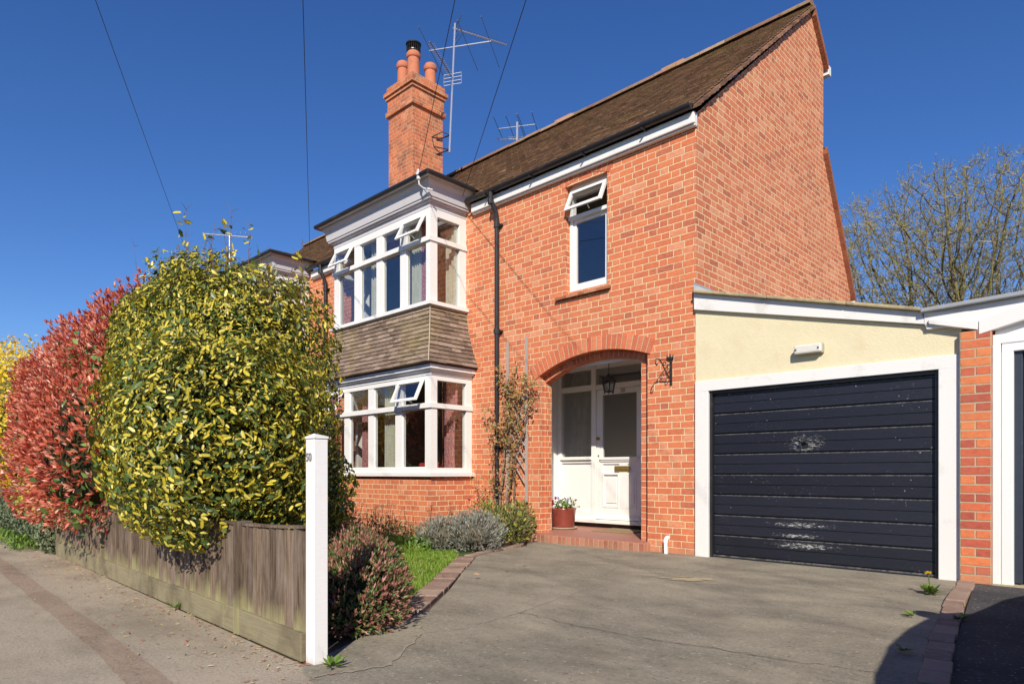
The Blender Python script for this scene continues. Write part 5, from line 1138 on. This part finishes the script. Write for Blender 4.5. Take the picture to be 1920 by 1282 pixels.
mb = MB(); a, b, c, d = .703, .785, -5.203, -5.128
mb.hexa([(a, c, 0), (b, c, 0), (b, d, 0), (a, d, 0), (a, c, 1.108), (b, c, 1.108), (b, d, 1.108), (a, d, 1.108)]); mb.build('post', M['post'], gp, bevel=.003)
mb = MB(); a, b, c, d = a - .004, b + .004, c - .004, d + .004; m = (a + b) / 2; mz = 1.142
mb.hexa([(a, c, 1.110), (b, c, 1.110), (b, d, 1.110), (a, d, 1.110), (a, c, 1.122), (b, c, 1.135), (b, d, 1.122), (a, d, 1.118)]); mb.build('cap', M['post'], gp, bevel=.003)
text('50', .056, simple('grey_metal_numeral', (.30, .29, .29), .4, 20, .1, metal=.3), 'house_number', gp, (.738, -5.2055, 1.018), RX, .003)

# ------------------------------------------------------------------ curtains and furniture
def curtain(label, x0, x1, y, z0, z1, mat, folds=7, taper=0., group=None, amp=.03):
    mb = MB(); n = folds * 8
    for i in range(n):
        for j in range(6):
            q = []
            for (ii, jj) in ((i, j), (i + 1, j), (i + 1, j + 1), (i, j + 1)):
                t, h = ii / n, jj / 6; wd = (x1 - x0) * (1 - taper * math.sin(math.pi * min(1, h * 1.2)) * .5); q.append((x0 + wd * t, y + amp * math.sin(t * folds * 6.283 + .6 * math.sin(t * 9)) * (1.1 - .3 * h), z0 + (z1 - z0) * h))
            mb.face(q, uv=[(a[0] * 3, a[2]) for a in q])
    o = mb.build('curtain', mat, smooth=True); tag(o, label, 'curtain', group)
curtain('cream curtain in the middle of the upper bay window', -5.70, -5.35, -.52, 3.0, 4.78, M['cream_cloth'], 5)
curtain('cream curtain behind the right-hand front light of the upper bay', -4.66, -4.35, -.52, 3.0, 4.78, M['cream_cloth'], 5)
curtain('pink curtain edge beside the cream one in the upper bay', -4.36, -4.24, -.50, 3.0, 4.78, M['pink_cloth'], 3)
curtain('cream curtain at the inner side of the upper bay next to the wall', -4.20, -3.96, -.16, 3.0, 4.78, M['cream_cloth'], 4)
curtain('cream curtain behind the third front light of the lower bay', -5.20, -4.86, -.60, .6, 2.34, M['cream_cloth'], 6)
curtain('pink patterned curtain beside the cream one in the lower bay', -4.88, -4.72, -.56, .6, 2.34, M['pink_cloth'], 4)
curtain('pink patterned curtain behind the second front light of the lower bay', -5.98, -5.55, -.52, .6, 2.34, M['pink_cloth'], 6)
curtain('pink curtain gathered at the side light of the lower bay', -4.16, -3.86, -.22, .6, 2.34, M['pink_cloth'], 5, .5)
curtain('grey net curtain behind the glass beside the front door', -3.1, -2.55, 1.56, 1.0, 2.56, cloth('net_cloth', (.42, .41, .36), (.52, .50, .44), 5), 6, amp=.02)
sf = T('armchair', 'red armchair seen through the lower bay window', 'armchair', (-4.75, .35, .1))
mb = MB(); mb.box(-5.15, -4.35, .1, .8, .12, .50); mb.build('seat', M['carpet'], sf, bevel=.05)
mb = MB(); mb.box(-5.15, -4.35, .0, .18, .12, 1.12); mb.build('backrest', M['carpet'], sf, bevel=.05)
for x in (-5.3, -4.35): mb = MB(); mb.box(x, x + .16, .05, .8, .12, .9); mb.build('armrest', M['carpet'], sf, bevel=.04)

# ------------------------------------------------------------------ aerials and wires
Fv = Vector((-math.sin(rad(YAW)), math.cos(rad(YAW)), 0)); Rv = Vector((math.cos(rad(YAW)), math.sin(rad(YAW)), 0))
def hdir(deg): return Fv * math.cos(rad(deg)) + Rv * math.sin(rad(deg))
A1, A2 = hdir(-76.8), hdir(11.3)         # boom and element directions of the big aerials
ae = T('tv_aerial', 'tall multi-boom television aerial on a mast bracketed to the brick chimney', 'aerial', (-7.0, 2.35, 7.8))
b0 = Vector((-7.04, 2.34, 7.78)); t0 = b0 + Rv * .12 + Vector((0, 0, 2.75))
def mst(z): return b0.lerp(t0, (z - b0.z) / (t0.z - b0.z))
mb = MB(); mb.tube([b0, t0], .022, 8); mb.build('mast', M['alu'], ae)
mb = MB(); m = mst(10.03); p0, p1 = m - A1 * .82, m + A1 * .56; mb.tube([p0, p1], .013, 6); mb.build('boom', M['alu'], ae)
mb = MB()
for t in (0.02, .62, .98): c = p1.lerp(p0, t); mb.tube([c - A2 * .78, c + A2 * .92], .006, 5)
mb.build('element', M['rod'], ae)
B1 = hdir(64); B2 = hdir(-26); mb = MB(); m = mst(10.42); q1 = m + B1 * 1.22; mb.tube([m - B1 * .05, q1], .014, 6); mb.build('boom', M['alu'], ae)
mb = MB()
for k in range(15): c = m.lerp(q1, .18 + .055 * k); mb.tube([c - B2 * .09 + Vector((0, 0, .0)), c + B2 * .09], .004, 4)
for s in (1, -1):
    for k in range(3): c = m + Vector((0, 0, s * (.06 + .07 * k))) + B1 * .03 * (k + 1) ; mb.tube([c - B2 * .2, c + B2 * .2], .006, 4)
mb.build('element', M['rod'], ae)
C1 = hdir(195.8); C2 = hdir(105.8); mb = MB(); m = mst(9.36); q1 = m + C1 * 1.25; mb.tube([m, q1], .010, 6)
for k in range(18): c = m.lerp(q1, .08 + .05 * k); mb.tube([c - C2 * .07, c + C2 * .07], .004, 4)
mb.build('log_array', M['rod'], ae)
mb = MB(); e = m + Vector((0, 0, -.13))
for k in range(4): c = e + Vector((0, 0, k * .075)); mb.tube([c - C2 * .2, c + C2 * .2], .008, 4)
for s in (-.2, 0, .2): mb.tube([e + C2 * s, e + C2 * s + Vector((0, 0, .225))], .008, 4)
mb.build('reflector', M['alu'], ae)
mb = MB()
for z in (8.15, 7.84): p = mst(z); mb.tube([p, p - Vector((.13, .02, 0)), (-7.215, 2.12, z - .12)], .014, 6)
mb.tube([mst(8.15), mst(8.15) + Vector((-.1, -.12, .06)), (-7.21, 2.0, 8.05), (-7.21, 2.05, 7.86), mst(7.84)], .012, 6); mb.build('wall_bracket', M['iron'], ae)
a2 = T('tv_aerial', 'small television aerial just showing over the middle of the roof ridge', 'aerial', (-7.1, 4.5, 7.2))
b0 = Vector((-7.10, 4.5, 7.0)); mb = MB(); mb.tube([b0, b0 + Vector((0, 0, 2.27))], .03, 8); mb.build('mast', M['alu'], a2)
m = b0 + Vector((0, 0, 2.17)); mb = MB(); p0, p1 = m - A1 * .44, m + A1 * .46; mb.tube([p0, p1], .011, 6)
e = m + Vector((0, 0, -.26)); mb.tube([e - Rv * .2, e + Rv * .14], .012, 5); mb.tube([e - Rv * .5 + Vector((0, 0, -.05)), e + Rv * .14 + Vector((0, 0, -.04))], .012, 5); mb.build('boom', M['alu'], a2)
mb = MB()
for t in (.0, .36, .4, .68, 1.): c = p0.lerp(p1, t); mb.tube([c - A2 * .55, c + A2 * .55], .007, 4)
for k in range(7): c = e - Rv * (.12 + .06 * k) + Vector((0, 0, -.05)); mb.tube([c - Vector((0, 0, .05)), c + Vector((0, 0, .05))], .006, 4)
mb.build('element', M['rod'], a2)
a3 = T('tv_aerial', 'white aerial boom showing just above the top of the variegated shrub', 'aerial', (-15.0, 1.0, 5.6))
b0 = Vector((-15.0, 1.0, 5.7)); m = b0 + Vector((0, 0, 1.95)); mb = MB(); mb.tube([b0, m], .022, 6); mb.build('mast', M['alu'], a3)
mb = MB(); mb.tube([m - Rv * .75 + Vector((0, 0, .06)), m + Rv * .65 - Vector((0, 0, .05))], .018, 6)
for k in range(9): c = m - Rv * (.7 - .15 * k) + Vector((0, 0, .05)); mb.tube([c - Fv * .12, c + Fv * .12], .006, 4)
mb.build('boom', M['alu'], a3)
POLE = Vector((25.4, -19.24, 7.2))
ends = [((-3.866, -.95, 5.26), 'thin black wire from the insulator on the upper bay corner up past the chimney'), ((-3.82, -.155, 5.13), 'thin black wire rising from the gutter beside the bay to the right of the aerial'),
        ((-7.606, -.6, 5.108), 'thin black wire dropping out of the sky to the left end of the bay cornice'), ((-13.971, -.5, 6.5), 'thin black wire slanting across the sky down to behind the clipped shrub')]
for i, (e, lab) in enumerate(ends):
    mb = MB(); e = Vector(e); d = POLE + Vector((random.uniform(-.1, .1), 0, -.12 * i)) * 1; n = 24; mb.tube([e.lerp(d, k / n) - Vector((0, 0, .10 * 4 * (k / n) * (1 - k / n))) for k in range(n + 1)], .0042, 5, caps=False); tag(mb.build('overhead_wire', M['wire']), lab, 'wire', 'overhead wires crossing the sky')
iso = T('cable_insulator', 'white porcelain insulator and bracket on the upper bay cornice holding a wire', 'insulator', (-3.866, -.93, 5.2))
mb = MB(); X, Y = -3.866, -.93; mb.lathe((X, Y - .02, 5.17), [(.0, 0), (.03, 0), (.03, .04), (.022, .05), (.04, .06), (.04, .1), (.025, .11), (.028, .14), (0, .145)], 12); mb.tube([(X, Y - .02, 5.17), (X, Y - .01, 5.10), (X + .02, Y + .05, 5.06), (X + .15, Y + .12, 5.02)], .013, 6); mb.build('porcelain', M['cornice'], iso, smooth=False)

# ------------------------------------------------------------------ bare spring tree behind the garages
tree = T('bare_tree', 'wide bare tree with yellow-green buds against the sky behind the garages', 'tree', (-.6, 17, 0))
rs = random.Random(5); rg = np.random.default_rng(8); tips = []
TC = np.array([-.7, 17.0, 6.0]); TR = np.array([4.5, 3.4, 4.1]); NA = 12000
v = rg.normal(size=(NA, 3)); v /= np.linalg.norm(v, axis=1, keepdims=True); v /= (np.abs(v) ** 2.6).sum(1, keepdims=True) ** (1 / 2.6); r = rg.random(NA) ** (1 / 2.4)
att = TC + v * r[:, None] * TR * (1 + .07 * lump(v * 2, 77, 2.))[:, None]; att = att[att[:, 2] > 3.0]
nodes = [np.array([-.6, 17., .0])]; par = [-1]
def chain(p, q, n, parent):
    for i in range(1, n + 1): nodes.append(p + (q - p) * i / n + (rg.normal(0, .03, 3) if i < n else 0)); par.append(parent if i == 1 else len(nodes) - 2)
    return len(nodes) - 1
base = chain(nodes[0], np.array([-.55, 17., 2.4]), 8, 0)
for q in ((-2.9, 16.6, 4.3), (-1.5, 17.2, 4.6), (-.3, 16.5, 4.8), (1.2, 17.1, 4.5), (2.6, 16.9, 4.0), (-1.0, 18.2, 4.4), (.8, 18.2, 4.5)): chain(nodes[base], np.array(q), 7, base)
step = .20; A = att.copy(); near = np.full(len(A), 1e9); ni = np.zeros(len(A), int)
def upd(a, b):
    global near, ni
    for k in range(a, b):
        d = np.linalg.norm(A - nodes[k], axis=1); m = d < near; near[m] = d[m]; ni[m] = k
upd(0, len(nodes))
for it in range(70):
    if len(A) == 0 or len(nodes) > 12000: break
    act = near < 2.2; 
    if not act.any(): break
    n0 = len(nodes); dirs = {}
    for k, a_, d in zip(ni[act], A[act], near[act]): dirs.setdefault(int(k), []).append((a_ - nodes[k]) / d)
    for k, ds in dirs.items():
        w = np.sum(ds, 0) + rg.normal(0, .25, 3); w /= np.linalg.norm(w) + 1e-9; nodes.append(nodes[k] + w * step); par.append(k)
    upd(n0, len(nodes)); keep_ = near > .22; A, near, ni = A[keep_], near[keep_], ni[keep_]
N_ = len(nodes); kids = [[] for _ in range(N_)]
for i in range(1, N_): kids[par[i]].append(i)
rad_ = np.zeros(N_)
for i in range(N_ - 1, -1, -1):
    rad_[i] = .0085 if not kids[i] else (sum(rad_[k] ** 2.35 for k in kids[i])) ** (1 / 2.35)
print('tree nodes', N_)
order_done = set(); mb = MB(); st = [(0, None)]
while st:
    i, p = st.pop(); path = [i]; 
    while kids[path[-1]]:
        ks = sorted(kids[path[-1]], key=lambda k: -rad_[k])
        for k in ks[1:]: st.append((k, path[-1]))
        path.append(ks[0])
    full = ([p] if p is not None else []) + path
    if len(full) < 2: continue
    R_ = [rad_[q] for q in full]; 
    if p is not None: R_[0] = R_[1]
    rm = max(R_); mb.tube([nodes[q] for q in full], R_, 10 if rm > .12 else (6 if rm > .04 else 3), caps=False)
bark = G('mossy_bark'); _o = bark.obj(); _n = bark.noise(_o, 3, 5, .65); bark_m = bark.out(bark.mix(bark.rng(_n, .4, .62), (.13, .105, .08), (.26, .23, .08)), .95, bark.noise(_o, 25, 4), .02, .7, spec=.1)
mb.build('trunk', bark_m, tree)
mb = MB()
for i in range(N_):
    if rad_[i] > .02: continue
    for _ in range(2 if kids[i] else 4):
        if kids[i] and rs.random() < .3: continue
        p = Vector(nodes[i]); out = (p - Vector((-.6, 17., 4.2))).normalized(); d = (Vector((rs.gauss(0, .6), rs.gauss(0, .6), rs.gauss(.25, .5))) + out * .8).normalized(); L = rs.uniform(.12, .36)
        mb.tube([p, p + d * L * .5 + Vector((rs.gauss(0, .02), 0, rs.gauss(0, .02))), p + d * L], [.007, .0055, .0035], 3, caps=False); tips += [p + d * L, p + d * L * .6]
mb.build('twigs', simple('tan_twig', (.32, .27, .16), .9, 6, .3), tree)
tp = np.array([tuple(t) for t in tips]); idx = RNG.integers(0, len(tp), 26000); P = tp[idx] + RNG.normal(0, .03, (26000, 3))
leaves('crown', leaf_mat('spring_bud', [(0, (.24, .24, .05)), (.6, (.44, .42, .06)), (1, (.50, .42, .16))], .7, .35), P, unit(len(P)), unit(len(P)), RNG.uniform(.03, .055, len(P)), .026, 'petal', tree)
print('tips', len(tips))

# ------------------------------------------------------------------ parked car beside the drive (its shadow falls across the kerb)
car = T('parked_car', 'dark car on the next drive, its curved shadow falling over the kerb', 'car', (4.55, -2.9, 0))
paint = simple('dark_blue_car_paint', (.02, .03, .06), .25, 4, .05, coat=.8); mb = MB()
cxm = 4.58
ST = [(-.93, .34, .55, .20, .50), (-.95, .60, .66, .3, .60), (-1.05, .74, .74, .45, .72), (-1.35, .82, .81, .5, .80), (-1.8, .89, .85, .56, .86), (-2.4, .96, .865, .58, .90), (-2.62, 1.03, .87, .58, .92), (-2.95, 1.22, .87, .57, .93), (-3.25, 1.37, .87, .56, .94),
      (-3.55, 1.445, .87, .55, .94), (-4.0, 1.47, .865, .545, .94), (-4.5, 1.455, .86, .53, .93), (-4.9, 1.40, .84, .49, .92), (-5.2, 1.25, .80, .42, .90), (-5.36, 1.0, .76, .4, .86), (-5.42, .5, .7, .4, .5)]
def carsec(y, H, wb, wr, B):
    B = min(B, H - .01); lo = min(.28, H * .6); half = [(wb * .90, lo), (wb * .98, lo + (B - lo) * .3), (wb, lo + (B - lo) * .65), (wb - .03, B), (wb - .03 + (wr - wb + .03) * .6, B + (H - B) * .62), (wr + .02, H - (H - B) * .12), (wr - .14, H - .012), (wr * .4, H)]
    return [(cxm - x, y, z) for x, z in half] + [(cxm + x, y, z) for x, z in half[::-1]]
SS = [carsec(*q) for q in ST]
for a, b in zip(SS[:-1], SS[1:]):
    for i in range(15): mb.face([a[i], a[i + 1], b[i + 1], b[i]])
    mb.face([a[15], a[0], b[0], b[15]])
mb.face(SS[0]); mb.face(SS[-1]); mb.build('body', paint, car, smooth=True)
for y in (-1.75, -4.2):
    for s in (-1, 1):
        mb = MB(); mb.tube([(cxm + s * .70, y, .31), (cxm + s * .88, y, .31)], .31, 24); w = mb.build('wheel', M['wire'], car); mb = MB(); mb.tube([(cxm + s * .80, y, .31), (cxm + s * .885, y, .31)], .2, 18); mb.build('rim', M['alu'], w)
mb = MB(); mb.tube([(cxm - .80, -2.88, .96), (cxm - .92, -2.92, .98)], .03, 8); mb.lathe((cxm - .96, -2.95, .99), [(0, -.07), (.05, -.065), (.085, -.03), (.09, .01), (.075, .045), (.04, .07), (0, .075)], 16); mb.build('door_mirror', paint, car, bevel=.02)
